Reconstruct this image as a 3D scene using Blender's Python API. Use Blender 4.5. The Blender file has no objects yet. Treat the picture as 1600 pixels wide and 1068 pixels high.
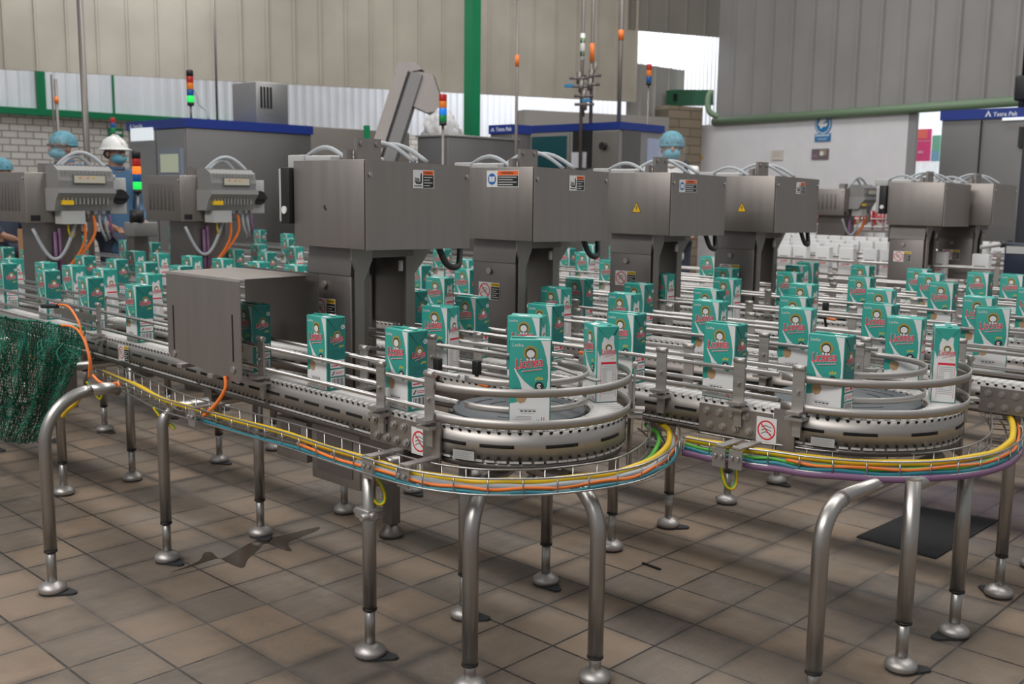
import bpy, bmesh, math, random
from mathutils import Vector, Matrix
random.seed(7)
SC = bpy.context.scene
COL = SC.collection
# ------------------------------------------------------------------ camera
# world frame: x runs along the conveyors (towards their rounded ends), y across them, z up; metres
FPX, PIT, ROL, YAW, CH = 1601.4, 0.14502, 0.012, 0.7460, 1.24
def _camera_axes():
    cp, sp = math.cos(PIT), math.sin(PIT)
    fw = Vector((0, cp, -sp)); up0 = Vector((0, sp, cp)); rt0 = Vector((1, 0, 0))
    rt = rt0*math.cos(ROL) + up0*math.sin(ROL)
    up = -rt0*math.sin(ROL) + up0*math.cos(ROL)
    c, s = math.cos(YAW), math.sin(YAW)
    f = lambda v: Vector((c*v.x - s*v.y, s*v.x + c*v.y, v.z))
    return f(fw), f(rt), f(up)
FW, RT, UP = _camera_axes()
CAM = Vector((0, 0, CH))
cd = bpy.data.cameras.new('camera'); cam = bpy.data.objects.new('camera', cd); COL.objects.link(cam)
cd.sensor_width = 36.0; cd.lens = FPX/1600*36.0; cd.clip_start = .05; cd.clip_end = 200
cd.dof.use_dof = True; cd.dof.focus_distance = 2.75; cd.dof.aperture_fstop = 5.6
cam.matrix_world = Matrix(((RT.x, UP.x, -FW.x, 0), (RT.y, UP.y, -FW.y, 0), (RT.z, UP.z, -FW.z, CH), (0, 0, 0, 1)))
SC.camera = cam
# ------------------------------------------------------------------ light and exposure
w = bpy.data.worlds.new('world'); SC.world = w; w.use_nodes = True
bg = w.node_tree.nodes['Background']; bg.inputs[0].default_value = (.93, .96, 1.0, 1); bg.inputs[1].default_value = 0.33
def area(name, loc, size, energy, target=None, color=(1, 1, 1)):
    l = bpy.data.lights.new(name, 'AREA'); l.shape = 'RECTANGLE'; l.size, l.size_y = size; l.energy = energy; l.color = color
    o = bpy.data.objects.new(name, l); COL.objects.link(o); o.location = loc
    if target is not None:
        o.rotation_euler = (Vector(target)-Vector(loc)).to_track_quat('-Z', 'Y').to_euler()
    return o
area('skylight_and_fill', (-3.0, 3.9, 6.0), (11.0, .7), 300, (-3.0, 3.7, 0), (1, .98, .95))
area('skylight_and_fill', (-3.5, 8.6, 6.3), (12.0, .9), 330, (-3.5, 8.2, 0), (1, .98, .95))
area('skylight_and_fill', (-2.5, -2.6, 5.2), (7.0, 1.6), 310, (-2.0, 2.6, .6), (1, .97, .93))  # unseen front fill, added to brighten the faces on the viewer's left
SC.view_settings.view_transform = 'Standard'; SC.view_settings.look = 'None'
SC.view_settings.exposure = 0.0; SC.view_settings.gamma = 1.0; SC.view_settings.use_curve_mapping = False

# ------------------------------------------------------------------ helpers
def ray(x, y): return FW + RT*((x-800)/FPX) - UP*((y-534)/FPX)
def atz(x, y, z): d = ray(x, y); return CAM + d*((z-CH)/d.z)
def atv(x, y, v): d = ray(x, y); return CAM + d*(v/d.y)
def atu(x, y, u): d = ray(x, y); return CAM + d*(u/d.x)
def atd(x, y, dist): return CAM + ray(x, y)*dist
def V3(*a): return Vector(a)

MATS = {}
def mat(name, color, rough=.5, metal=0.0, spec=.5, bump=0, bump_scale=200, vary=0, vary_scale=6, emit=0, stretch=None, alpha=1.0, trans=0.0):
    if name in MATS: return MATS[name]
    m = bpy.data.materials.new(name); m.use_nodes = True; nt = m.node_tree; b = nt.nodes['Principled BSDF']
    c = (*color, 1)
    b.inputs['Base Color'].default_value = c; b.inputs['Roughness'].default_value = rough; b.inputs['Metallic'].default_value = metal
    b.inputs['Specular IOR Level'].default_value = spec
    if alpha < 1: b.inputs['Alpha'].default_value = alpha
    if trans: b.inputs['Transmission Weight'].default_value = trans
    if emit:
        b.inputs['Emission Color'].default_value = c; b.inputs['Emission Strength'].default_value = emit
    if vary or bump:
        tc = nt.nodes.new('ShaderNodeTexCoord'); mp = nt.nodes.new('ShaderNodeMapping'); nt.links.new(tc.outputs['Object'], mp.inputs[0])
        if stretch: mp.inputs['Scale'].default_value = stretch
    if vary:
        n = nt.nodes.new('ShaderNodeTexNoise'); n.inputs['Scale'].default_value = vary_scale; n.inputs['Detail'].default_value = 5
        nt.links.new(mp.outputs[0], n.inputs['Vector'])
        mr = nt.nodes.new('ShaderNodeMapRange'); mr.inputs[1].default_value = .3; mr.inputs[2].default_value = .7
        mr.inputs[3].default_value = 1-vary; mr.inputs[4].default_value = 1+vary
        nt.links.new(n.outputs['Fac'], mr.inputs[0])
        mx = nt.nodes.new('ShaderNodeVectorMath'); mx.operation = 'SCALE'; mx.inputs[0].default_value = color
        nt.links.new(mr.outputs[0], mx.inputs['Scale']); nt.links.new(mx.outputs[0], b.inputs['Base Color'])
        r2 = nt.nodes.new('ShaderNodeMapRange'); r2.inputs[1].default_value = .3; r2.inputs[2].default_value = .7
        r2.inputs[3].default_value = max(.05, rough-vary*.5); r2.inputs[4].default_value = min(1, rough+vary*.5)
        nt.links.new(n.outputs['Fac'], r2.inputs[0]); nt.links.new(r2.outputs[0], b.inputs['Roughness'])
    if bump:
        n2 = nt.nodes.new('ShaderNodeTexNoise'); n2.inputs['Scale'].default_value = bump_scale; nt.links.new(mp.outputs[0], n2.inputs['Vector'])
        bp = nt.nodes.new('ShaderNodeBump'); bp.inputs['Strength'].default_value = bump; bp.inputs['Distance'].default_value = .002
        nt.links.new(n2.outputs['Fac'], bp.inputs['Height']); nt.links.new(bp.outputs[0], b.inputs['Normal'])
    MATS[name] = m; return m

STEEL = mat('brushed_steel', (.45, .425, .405), .46, .85, vary=.07, vary_scale=3, stretch=(1, 1, 30))
SHEET = mat('sheet_steel', (.33, .30, .28), .46, .85, vary=.045, vary_scale=2.2, stretch=(14, 14, 1))
SHEETD = mat('dark_sheet_steel', (.22, .20, .19), .45, .85, vary=.12, vary_scale=3)
TUBE = mat('tube_steel', (.43, .41, .39), .36, 1.0, vary=.06, vary_scale=8)
RAILM = mat('rail_steel', (.52, .50, .485), .38, 1.0)
WIRE = mat('wire_steel', (.46, .45, .44), .33, 1.0)
BLACK = mat('black_plastic', (.012, .012, .013), .5)
SLOT = mat('slot_shadow_black', (.006, .006, .006), .9)
RUBBER = mat('dark_rubber', (.03, .03, .032), .7)
BELT = mat('belt_plastic', (.60, .585, .57), .45, vary=.05, vary_scale=30)
GREYPL = mat('grey_plastic', (.22, .215, .21), .5, vary=.04)
LGREY = mat('light_grey_plastic', (.42, .42, .415), .5)
CABLEG = mat('grey_cable', (.36, .38, .40), .5)
YEL = mat('yellow_cable', (.72, .47, .01), .45)
ORA = mat('orange_cable', (.85, .20, .03), .45)
TEALC = mat('teal_cable', (.01, .17, .22), .45)
PURC = mat('purple_cable', (.20, .10, .20), .5)
GRNC = mat('green_cable', (.08, .42, .04), .45)
WHITEP = mat('white_plastic', (.72, .72, .70), .5)
BLUE = mat('deep_blue_paint', (.008, .03, .22), .4)
GREEN = mat('green_paint', (.0, .20, .075), .45, vary=.06, vary_scale=4)
RED = mat('red_print', (.66, .02, .03), .5)
SWHITE = mat('sticker_white', (.72, .71, .70), .45)
SYEL = mat('sticker_yellow', (.80, .50, .01), .45)
SBLACK = mat('sticker_black', (.015, .015, .015), .5)
SORA = mat('sticker_orange', (.85, .14, .02), .45)
SBLUE = mat('sticker_blue', (.01, .12, .42), .45)

def setp(o, label=None, cat=None, group=None, kind=None):
    if label: o['label'] = label
    if cat: o['category'] = cat
    if group: o['group'] = group
    if kind: o['kind'] = kind
    return o
def empty(name, loc=(0, 0, 0), label=None, cat=None, group=None):
    o = bpy.data.objects.new(name, None); o.empty_display_size = .05; COL.objects.link(o); o.location = loc
    return setp(o, label, cat, group)
def wloc(o):
    p = Vector((0, 0, 0))
    while o is not None: p = p + Vector(o.location); o = o.parent
    return p
class MB:
    def __init__(s): s.v = []; s.f = []; s.m = []; s.sm = []
    def face(s, idx, m=0, sm=False): s.f.append(tuple(idx)); s.m.append(m); s.sm.append(sm)
    def add(s, vs, fs, m=0, sm=False):
        b = len(s.v); s.v += [Vector(p) for p in vs]
        for f in fs: s.face([b+i for i in f], m, sm)
    def hexa(s, p, m=0):   # 8 corners: bottom 4 ccw, top 4 ccw
        s.add(p, [(3, 2, 1, 0), (4, 5, 6, 7), (0, 1, 5, 4), (1, 2, 6, 5), (2, 3, 7, 6), (3, 0, 4, 7)], m)
    def box(s, lo, hi, m=0):
        x0, y0, z0 = lo; x1, y1, z1 = hi
        s.hexa([(x0, y0, z0), (x1, y0, z0), (x1, y1, z0), (x0, y1, z0), (x0, y0, z1), (x1, y0, z1), (x1, y1, z1), (x0, y1, z1)], m)
    def obox(s, c, ax, ay, az, hx, hy, hz, m=0):
        c = Vector(c); X, Y, Z = Vector(ax)*hx, Vector(ay)*hy, Vector(az)*hz
        s.hexa([c-X-Y-Z, c+X-Y-Z, c+X+Y-Z, c-X+Y-Z, c-X-Y+Z, c+X-Y+Z, c+X+Y+Z, c-X+Y+Z], m)
    def bbox(s, lo, hi, r=.004, m=0):   # box with bevelled edges
        bm = bmesh.new(); bmesh.ops.create_cube(bm, size=1)
        for v in bm.verts:
            v.co = Vector([(lo[i]+hi[i])/2 + v.co[i]*(hi[i]-lo[i]) for i in range(3)])
        bmesh.ops.bevel(bm, geom=bm.edges[:], offset=r, segments=2, profile=.5, affect='EDGES')
        s.frombm(bm, m, True); bm.free()
    def frombm(s, bm, m=0, sm=False):
        b = len(s.v); bm.verts.index_update()
        s.v += [v.co.copy() for v in bm.verts]
        for f in bm.faces: s.face([b+v.index for v in f.verts], m, sm)
    def tube(s, pts, r, seg=8, closed=False, m=0, caps=True, rs=None):
        pts = [Vector(p) for p in pts]; n = len(pts); b = len(s.v); prev = None
        for i, p in enumerate(pts):
            if closed: t = pts[(i+1) % n]-pts[i-1]
            else: t = pts[min(i+1, n-1)]-pts[max(i-1, 0)]
            if t.length < 1e-9: t = Vector((0, 0, 1))
            t.normalize()
            if prev is None:
                a = Vector((0, 0, 1)) if abs(t.z) < .9 else Vector((1, 0, 0))
                nn = (a - t*a.dot(t)).normalized()
            else:
                nn = prev - t*prev.dot(t)
                nn = nn.normalized() if nn.length > 1e-6 else t.orthogonal().normalized()
            prev = nn; bb = t.cross(nn); rr = rs[i] if rs else r
            for k in range(seg):
                a = 2*math.pi*k/seg; s.v.append(p + nn*(math.cos(a)*rr) + bb*(math.sin(a)*rr))
        for i in range(n if closed else n-1):
            i2 = (i+1) % n
            for k in range(seg):
                k2 = (k+1) % seg; s.face((b+i*seg+k, b+i*seg+k2, b+i2*seg+k2, b+i2*seg+k), m, True)
        if caps and not closed:
            s.face([b+k for k in range(seg)][::-1], m); s.face([b+(n-1)*seg+k for k in range(seg)], m)
    def lathe(s, c, prof, seg=16, axis='z', m=0):
        c = Vector(c); b = len(s.v)
        for r, h in prof:
            for k in range(seg):
                a = 2*math.pi*k/seg; x, y = math.cos(a)*r, math.sin(a)*r
                s.v.append(c + (Vector((x, y, h)) if axis == 'z' else Vector((h, x, y)) if axis == 'x' else Vector((y, h, x))))
        for i in range(len(prof)-1):
            for k in range(seg):
                k2 = (k+1) % seg; s.face((b+i*seg+k, b+i*seg+k2, b+(i+1)*seg+k2, b+(i+1)*seg+k), m, True)
        s.face([b+k for k in range(seg)][::-1], m); s.face([b+(len(prof)-1)*seg+k for k in range(seg)], m)
    def disc(s, c, ax, ay, r, seg=20, m=0, r2=None, a0=0, a1=2*math.pi):
        c, ax, ay = Vector(c), Vector(ax), Vector(ay); b = len(s.v)
        if r2 is None:
            for k in range(seg):
                a = a0+(a1-a0)*k/seg; s.v.append(c+ax*(r*math.cos(a))+ay*(r*math.sin(a)))
            s.face([b+k for k in range(seg)], m)
        else:
            for k in range(seg+1):
                a = a0+(a1-a0)*k/seg
                s.v.append(c+ax*(r*math.cos(a))+ay*(r*math.sin(a))); s.v.append(c+ax*(r2*math.cos(a))+ay*(r2*math.sin(a)))
            for k in range(seg): s.face((b+2*k+1, b+2*k, b+2*k+2, b+2*k+3), m)
    def sheet(s, pts, h, m=0, thick=0, out=None):  # vertical strip following pts (list of Vectors), height h upwards; thick gives solid
        n = len(pts); b = len(s.v)
        offs = []
        for i in range(n):
            t = Vector(pts[min(i+1, n-1)])-Vector(pts[max(i-1, 0)]); nn = Vector((t.y, -t.x, 0)); nn.normalize(); offs.append(nn*thick)
        for i in range(n):
            p = Vector(pts[i]); o = offs[i]
            s.v += [p-o*.5, p-o*.5+Vector((0, 0, h)), p+o*.5+Vector((0, 0, h)), p+o*.5]
        for i in range(n-1):
            a = b+i*4; c = a+4
            for k in range(4):
                k2 = (k+1) % 4; s.face((a+k, c+k, c+k2, a+k2), m, k in (0, 2))
        s.face((b, b+1, b+2, b+3), m); e = b+(n-1)*4; s.face((e+3, e+2, e+1, e), m)
    def build(s, name, mats, parent=None, kind=None, label=None, bevel=0):
        me = bpy.data.meshes.new(name)
        off = wloc(parent) if parent is not None else Vector((0, 0, 0))
        me.from_pydata([tuple(v-off) for v in s.v], [], s.f)
        if not isinstance(mats, (list, tuple)): mats = [mats]
        for mm in mats: me.materials.append(mm)
        me.polygons.foreach_set('material_index', s.m); me.polygons.foreach_set('use_smooth', s.sm); me.update()
        o = bpy.data.objects.new(name, me); COL.objects.link(o)
        if parent is not None: o.parent = parent
        if kind: o['kind'] = kind
        if label: o['label'] = label
        if bevel:
            md = o.modifiers.new('bevel', 'BEVEL'); md.width = bevel; md.segments = 2; md.limit_method = 'ANGLE'
        return o
def copy_tree(o, parent=None):
    c = o.copy(); COL.objects.link(c)
    if parent is not None: c.parent = parent
    for ch in o.children: copy_tree(ch, c)
    return c
def arc(c, r, a0, a1, n, z=0):
    return [Vector((c[0]+r*math.cos(a0+(a1-a0)*i/n), c[1]+r*math.sin(a0+(a1-a0)*i/n), z)) for i in range(n+1)]
def smooth_path(pts, n=6):
    pts = [Vector(p) for p in pts]; out = []
    for i in range(len(pts)-1):
        p0, p1, p2, p3 = pts[max(i-1, 0)], pts[i], pts[i+1], pts[min(i+2, len(pts)-1)]
        for k in range(n):
            t = k/n
            out.append(.5*((2*p1)+(p2-p0)*t+(2*p0-5*p1+4*p2-p3)*t*t+(3*p1-p0-3*p2+p3)*t**3))
    out.append(pts[-1]); return out
def one(name, m, fn, label, cat, group=None, loc=None):
    b = MB(); fn(b)
    o = b.build(name, m); setp(o, label, cat, group); return o
_tc = {}
def text2d(body, size=1.0, shear=0.0, bold=0.0):
    k = (body, shear, bold)
    if k not in _tc:
        cu = bpy.data.curves.new('lettering', 'FONT'); cu.body = body; cu.size = 1.0; cu.shear = shear; cu.offset = bold; cu.resolution_u = 2
        o = bpy.data.objects.new('lettering', cu); COL.objects.link(o)
        bpy.context.view_layer.update()
        dg = bpy.context.evaluated_depsgraph_get(); me = bpy.data.meshes.new_from_object(o.evaluated_get(dg))
        vs = [(v.co.x, v.co.y) for v in me.vertices]; fs = [tuple(p.vertices) for p in me.polygons]
        x0 = min(v[0] for v in vs); x1 = max(v[0] for v in vs)
        _tc[k] = ([((x-x0)/(x1-x0), y/(x1-x0)) for x, y in vs], fs, x1-x0)
        bpy.data.objects.remove(o); bpy.data.meshes.remove(me); bpy.data.curves.remove(cu)
    return _tc[k]
class Print:
    """flat print on a rectangular face: origin at lower-left, unit axes in metres, lifted in thin layers along n"""
    def __init__(s, mb, o, ax, ay, w, h, step=.00022, base=.0002):
        s.mb = mb; s.o, s.ax, s.ay = Vector(o), Vector(ax).normalized(), Vector(ay).normalized(); s.n = s.ax.cross(s.ay)
        s.w, s.h, s.step, s.base = w, h, step, base
    def P(s, x, y, l): return s.o + s.ax*(x*s.w) + s.ay*(y*s.h) + s.n*(s.base+s.step*l)
    def poly(s, pts, m, l=1):
        s.mb.add([s.P(x, y, l) for x, y in pts], [tuple(range(len(pts)))], m)
    def rect(s, x0, y0, x1, y1, m, l=1): s.poly([(x0, y0), (x1, y0), (x1, y1), (x0, y1)], m, l)
    def disc(s, x, y, rx, m, l=1, seg=20, sy=1.0):   # rx as a fraction of the width
        s.poly([(x+rx*math.cos(2*math.pi*k/seg), y+sy*rx*s.w/s.h*math.sin(2*math.pi*k/seg)) for k in range(seg)], m, l)
    def ring(s, x, y, r0, r1, m, l=1, seg=24, a0=0, a1=2*math.pi):
        c = s.P(x, y, l); s.mb.disc(c, s.ax, s.ay, r1*s.w, seg, m, r0*s.w, a0, a1)
    def line(s, p, q, t, m, l=1):   # t as fraction of the width
        a, b = Vector((p[0]*s.w, p[1]*s.h)), Vector((q[0]*s.w, q[1]*s.h)); d = (b-a).normalized(); n = Vector((-d.y, d.x))*(t*s.w*.5)
        s.poly([((a+n).x/s.w, (a+n).y/s.h), ((a-n).x/s.w, (a-n).y/s.h), ((b-n).x/s.w, (b-n).y/s.h), ((b+n).x/s.w, (b+n).y/s.h)][::1], m, l)
    def text(s, body, x, y, w, m, l=2, ang=0, shear=0, bold=0, hs=1.0):
        vs, fs, _ = text2d(body, 1, shear, bold); ca, sa = math.cos(ang), math.sin(ang); W = w*s.w
        out = []
        for a, b in vs:
            a2, b2 = a*W, b*W*hs; out.append(s.P(x+(a2*ca-b2*sa)/s.w, y+(a2*sa+b2*ca)/s.h, l))
        s.mb.add(out, fs, m)

# ================================================================== the setting
def floor_material():
    m = bpy.data.materials.new('quarry_tile_floor'); m.use_nodes = True; nt = m.node_tree; L = nt.links; N = nt.nodes
    b = N['Principled BSDF']
    g = N.new('ShaderNodeNewGeometry'); mp = N.new('ShaderNodeMapping'); mp.inputs['Rotation'].default_value = (0, 0, .018); mp.inputs['Location'].default_value = (-.03, -.025, 0)
    L.new(g.outputs['Position'], mp.inputs[0])
    br = N.new('ShaderNodeTexBrick'); br.offset = 0; br.squash = 1
    br.inputs['Scale'].default_value = 1; br.inputs['Brick Width'].default_value = .2; br.inputs['Row Height'].default_value = .2
    br.inputs['Mortar Size'].default_value = .0040; br.inputs['Mortar Smooth'].default_value = .18; br.inputs['Bias'].default_value = 0
    br.inputs['Color1'].default_value = (.275, .200, .140, 1); br.inputs['Color2'].default_value = (.160, .132, .108, 1); br.inputs['Mortar'].default_value = (.016, .014, .013, 1)
    L.new(mp.outputs[0], br.inputs['Vector'])
    def noise(sc, det=5, rough=.55, vec=None):
        n = N.new('ShaderNodeTexNoise'); n.inputs['Scale'].default_value = sc; n.inputs['Detail'].default_value = det; n.inputs['Roughness'].default_value = rough
        L.new(vec or mp.outputs[0], n.inputs['Vector']); return n
    def ramp(inp, a, c, lo, hi):
        r = N.new('ShaderNodeMapRange'); r.inputs[1].default_value = a; r.inputs[2].default_value = c; r.inputs[3].default_value = lo; r.inputs[4].default_value = hi
        L.new(inp, r.inputs[0]); return r.outputs[0]
    def mix(fac, a, c, mode='MIX'):
        x = N.new('ShaderNodeMix'); x.data_type = 'RGBA'; x.blend_type = mode
        if isinstance(fac, float): x.inputs[0].default_value = fac
        else: L.new(fac, x.inputs[0])
        for k, val in ((6, a), (7, c)):
            if isinstance(val, tuple): x.inputs[k].default_value = val
            else: L.new(val, x.inputs[k])
        return x.outputs[2]
    # pale worn grout in places
    gp = ramp(noise(1.1, 3).outputs['Fac'], .52, .62, 0, 1)
    mask = N.new('ShaderNodeMath'); mask.operation = 'MULTIPLY'; L.new(gp, mask.inputs[0]); L.new(br.outputs['Fac'], mask.inputs[1])
    m2 = N.new('ShaderNodeMath'); m2.operation = 'MULTIPLY'; L.new(mask.outputs[0], m2.inputs[0]); m2.inputs[1].default_value = .6
    c = mix(m2.outputs[0], br.outputs['Color'], (.24, .215, .19, 1))
    # scale, smears and wear
    st = N.new('ShaderNodeMapping'); st.inputs['Scale'].default_value = (14, 2.0, 1); st.inputs['Rotation'].default_value = (0, 0, .018); L.new(g.outputs['Position'], st.inputs[0])
    c = mix(ramp(noise(3, 6, .6, st.outputs[0]).outputs['Fac'], .45, .75, 0, .40), c, (.27, .215, .17, 1))
    c = mix(ramp(noise(1.3, 6, .65).outputs['Fac'], .50, .72, 0, .75), c, (.085, .078, .072, 1))
    c = mix(ramp(noise(2.4, 8, .7).outputs['Fac'], .56, .74, 0, .55), c, (.30, .275, .25, 1))
    c = mix(ramp(noise(.55, 3, .6).outputs['Fac'], .48, .68, 0, .45), c, (.13, .115, .105, 1))
    # dirt gathered along the joints, unevenly
    b2 = N.new('ShaderNodeTexBrick'); b2.offset = 0; b2.squash = 1
    for k_, v_ in (('Scale', 1), ('Brick Width', .2), ('Row Height', .2), ('Mortar Size', .045), ('Mortar Smooth', 1.0)): b2.inputs[k_].default_value = v_
    L.new(mp.outputs[0], b2.inputs['Vector'])
    dm = N.new('ShaderNodeMath'); dm.operation = 'MULTIPLY'; L.new(b2.outputs['Fac'], dm.inputs[0]); L.new(ramp(noise(2.1, 5, .6).outputs['Fac'], .42, .66, .05, .75), dm.inputs[1])
    c = mix(dm.outputs[0], c, (.06, .052, .046, 1))
    # purple dirt round the drain at the right
    sx = N.new('ShaderNodeVectorMath'); sx.operation = 'DISTANCE'; L.new(g.outputs['Position'], sx.inputs[0]); p = atz(1530, 790, 0); sx.inputs[1].default_value = (p.x, p.y, 0)
    ad = N.new('ShaderNodeMath'); ad.operation = 'MULTIPLY_ADD'; L.new(noise(5).outputs['Fac'], ad.inputs[0]); ad.inputs[1].default_value = .5; L.new(sx.outputs['Value'], ad.inputs[2])
    c = mix(ramp(ad.outputs[0], .42, .85, .8, 0), c, (.045, .035, .055, 1))
    L.new(c, b.inputs['Base Color'])
    L.new(ramp(noise(3.2, 5).outputs['Fac'], .35, .7, .30, .62), b.inputs['Roughness'])
    b.inputs['Specular IOR Level'].default_value = .45
    hb = N.new('ShaderNodeMath'); hb.operation = 'MULTIPLY_ADD'; L.new(br.outputs['Fac'], hb.inputs[0]); hb.inputs[1].default_value = -1.0
    nb = noise(38, 4); L.new(nb.outputs['Fac'], hb.inputs[2])
    bp = N.new('ShaderNodeBump'); bp.inputs['Strength'].default_value = .35; bp.inputs['Distance'].default_value = .004; L.new(hb.outputs[0], bp.inputs['Height']); L.new(bp.outputs[0], b.inputs['Normal'])
    return m
b = MB(); b.add([(-30, -4, 0), (8, -4, 0), (8, 30, 0), (-30, 30, 0)], [(0, 1, 2, 3)]); b.build('floor', floor_material(), kind='structure')

def brick_mat(name, c1, c2, mortar, bw, rh, ms, axis_rot):
    m = bpy.data.materials.new(name); m.use_nodes = True; nt = m.node_tree; b = nt.nodes['Principled BSDF']
    tc = nt.nodes.new('ShaderNodeTexCoord'); mp = nt.nodes.new('ShaderNodeMapping'); nt.links.new(tc.outputs['UV'], mp.inputs[0])
    br = nt.nodes.new('ShaderNodeTexBrick'); br.inputs['Scale'].default_value = 1; br.inputs['Brick Width'].default_value = bw; br.inputs['Row Height'].default_value = rh; br.inputs['Mortar Size'].default_value = ms
    br.inputs['Color1'].default_value = (*c1, 1); br.inputs['Color2'].default_value = (*c2, 1); br.inputs['Mortar'].default_value = (*mortar, 1)
    nt.links.new(mp.outputs[0], br.inputs['Vector']); nt.links.new(br.outputs['Color'], b.inputs['Base Color']); b.inputs['Roughness'].default_value = .7
    bp = nt.nodes.new('ShaderNodeBump'); bp.inputs['Strength'].default_value = .4; bp.inputs['Distance'].default_value = .01; bp.invert = True
    nt.links.new(br.outputs['Fac'], bp.inputs['Height']); nt.links.new(bp.outputs[0], b.inputs['Normal'])
    return m
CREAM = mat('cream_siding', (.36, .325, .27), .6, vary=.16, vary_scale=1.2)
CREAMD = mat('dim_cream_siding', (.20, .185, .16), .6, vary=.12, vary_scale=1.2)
GREYW = mat('grey_siding', (.265, .255, .25), .6, vary=.10, vary_scale=1.1)
TRANSW = mat('white_translucent_sheet', (.86, .88, .92), .5, vary=.06, vary_scale=1.5)
PANELW = mat('white_wall_panel', (.70, .69, .72), .5, vary=.03)
TAN = brick_mat('tan_block', (.26, .21, .15), (.22, .175, .125), (.12, .10, .075), .4, .12, .008, 0)
WBRICK = brick_mat('white_painted_brick', (.70, .67, .63), (.64, .61, .57), (.30, .27, .23), .21, .095, .009, 0)
def along(A, d, xpx):   # point of the horizontal line A + t*d whose picture column is xpx
    n = ray(xpx, 0).cross(ray(xpx, 1000)); t = n.dot(CAM-A)/n.dot(d); return A + d*t
def corrugated(A, B, z0, z1, pitch, depth, rib, name, m, flip=1):
    A, B = Vector((A.x, A.y, 0)), Vector((B.x, B.y, 0)); d = B-A; Ln = d.length; d = d/Ln; n = Vector((d.y, -d.x, 0))*flip
    prof = []; x = 0
    while x < Ln:
        prof += [(x, 0), (x+pitch-rib, 0), (x+pitch-rib*.8, depth), (x+pitch-rib*.2, depth)]; x += pitch
    prof.append((x, 0))
    mb = MB(); k = len(prof)
    mb.v = [A+d*p+n*q+Vector((0, 0, z)) for z in (z0, z1) for p, q in prof]
    for i in range(k-1): mb.face((i, i+1, k+i+1, k+i))
    # thickness at the bottom edge
    b0 = len(mb.v); mb.v += [A+d*p-n*.03+Vector((0, 0, z0)) for p, q in prof]
    for i in range(k-1): mb.face((i+1, i, b0+i, b0+i+1))
    return mb.build(name, m, kind='structure')
def uvwall(A, B, z0, z1, name, m, th=.1):
    A, B = Vector((A.x, A.y, 0)), Vector((B.x, B.y, 0)); d = (B-A).normalized(); n = Vector((d.y, -d.x, 0))*-th; L = (B-A).length
    me = bpy.data.meshes.new(name); Z0, Z1 = Vector((0, 0, z0)), Vector((0, 0, z1))
    v = [A+Z0, B+Z0, B+Z1, A+Z1, A+n+Z0, B+n+Z0, B+n+Z1, A+n+Z1]
    me.from_pydata([tuple(p) for p in v], [], [(0, 1, 2, 3), (5, 4, 7, 6), (4, 0, 3, 7), (1, 5, 6, 2), (3, 2, 6, 7), (4, 5, 1, 0)])
    uv = me.uv_layers.new(name='UVMap')
    for p in me.polygons:
        for li in p.loop_indices:
            q = Vector(v[me.loops[li].vertex_index]); uv.data[li].uv = ((q-A).dot(d), q.z)
    me.materials.append(m); o = bpy.data.objects.new(name, me); COL.objects.link(o); o['kind'] = 'structure'; return o
def beam(A, B, w, h, name, m, kind='structure'):
    A, B = Vector(A), Vector(B); d = (B-A).normalized(); s = d.cross(Vector((0, 0, 1))).normalized(); mb = MB()
    mb.obox((A+B)/2, d, s, s.cross(d), (B-A).length/2, w/2, h/2); return mb.build(name, m, kind=kind)
D1 = Vector((.407, .913, 0)); A1 = atd(0, 108, 11.0)
Aw = along(A1, D1, -90); Bw = along(A1, D1, 978)
corrugated(Aw, Bw, A1.z, 8.0, .31, .02, .035, 'wall_back', CREAM)
# strip above the opening and the grey side wall
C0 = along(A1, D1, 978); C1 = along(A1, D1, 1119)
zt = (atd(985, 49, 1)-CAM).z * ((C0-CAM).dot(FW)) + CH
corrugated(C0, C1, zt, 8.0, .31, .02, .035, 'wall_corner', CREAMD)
DR = Vector((.976, -.219, 0)); AR = Vector((C1.x, C1.y, 0)); dR = (C1-CAM).dot(FW)
zr = CH + ray(1117, 187).z*dR
AR.z = zr; BR = along(AR, DR, 1700)
corrugated(AR, BR, zr, 8.0, .34, .035, .05, 'wall_right', GREYW)
b = MB(); b.tube([AR+Vector((0, -.05, -.03)), BR+Vector((0, -.05, -.03))], .055, 10); b.build('trim_1', mat('pale_green_pipe', (.16, .24, .15), .5), kind='structure')
# white panel wall under the trim, ending at a grey post
P0 = along(AR, DR, 1096); P1 = along(AR, DR, 1421)
uvwall(P0, P1, 0, zr-.06, 'wall_right_lower', PANELW)
P2 = along(AR, DR, 1434)
uvwall(P1, P2, 0, zr-.05, 'trim_2', mat('grey_post', (.26, .26, .26), .5), .04)
# rear hall: bright translucent sheets above white brick
DB = Vector((.053, .999, 0)); AB = atd(0, 172, 14.0); Ab = along(AB, DB, -120); Bb = along(AB, DB, 1135)
corrugated(Ab, Bb, AB.z, 11.0, .16, .03, .09, 'wall_rear', TRANSW)
uvwall(Ab, Bb, 0, AB.z-.02, 'wall_rear_lower', WBRICK)
beam(Ab+Vector((.06, 0, 0)), along(AB, DB, 420)+Vector((.06, 0, 0)), .12, .09, 'trim_3', GREEN)
for i, (x, ww) in enumerate(((62, .11), (176, .03))):
    p = along(AB, DB, x); mb = MB(); mb.box((p.x+.04, p.y-ww/2, AB.z-.05), (p.x+.04+ww*.6, p.y+ww/2, 7)); mb.build('trim_%d' % (4+i), GREEN, kind='structure')
# green column in front of the siding
g = atd(738, 100, 10.5); mb = MB(); mb.box((g.x-.06, g.y-.06, 0), (g.x+.06, g.y+.06, 8)); 
o = mb.build('trim_6', GREEN, kind='structure')
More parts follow.
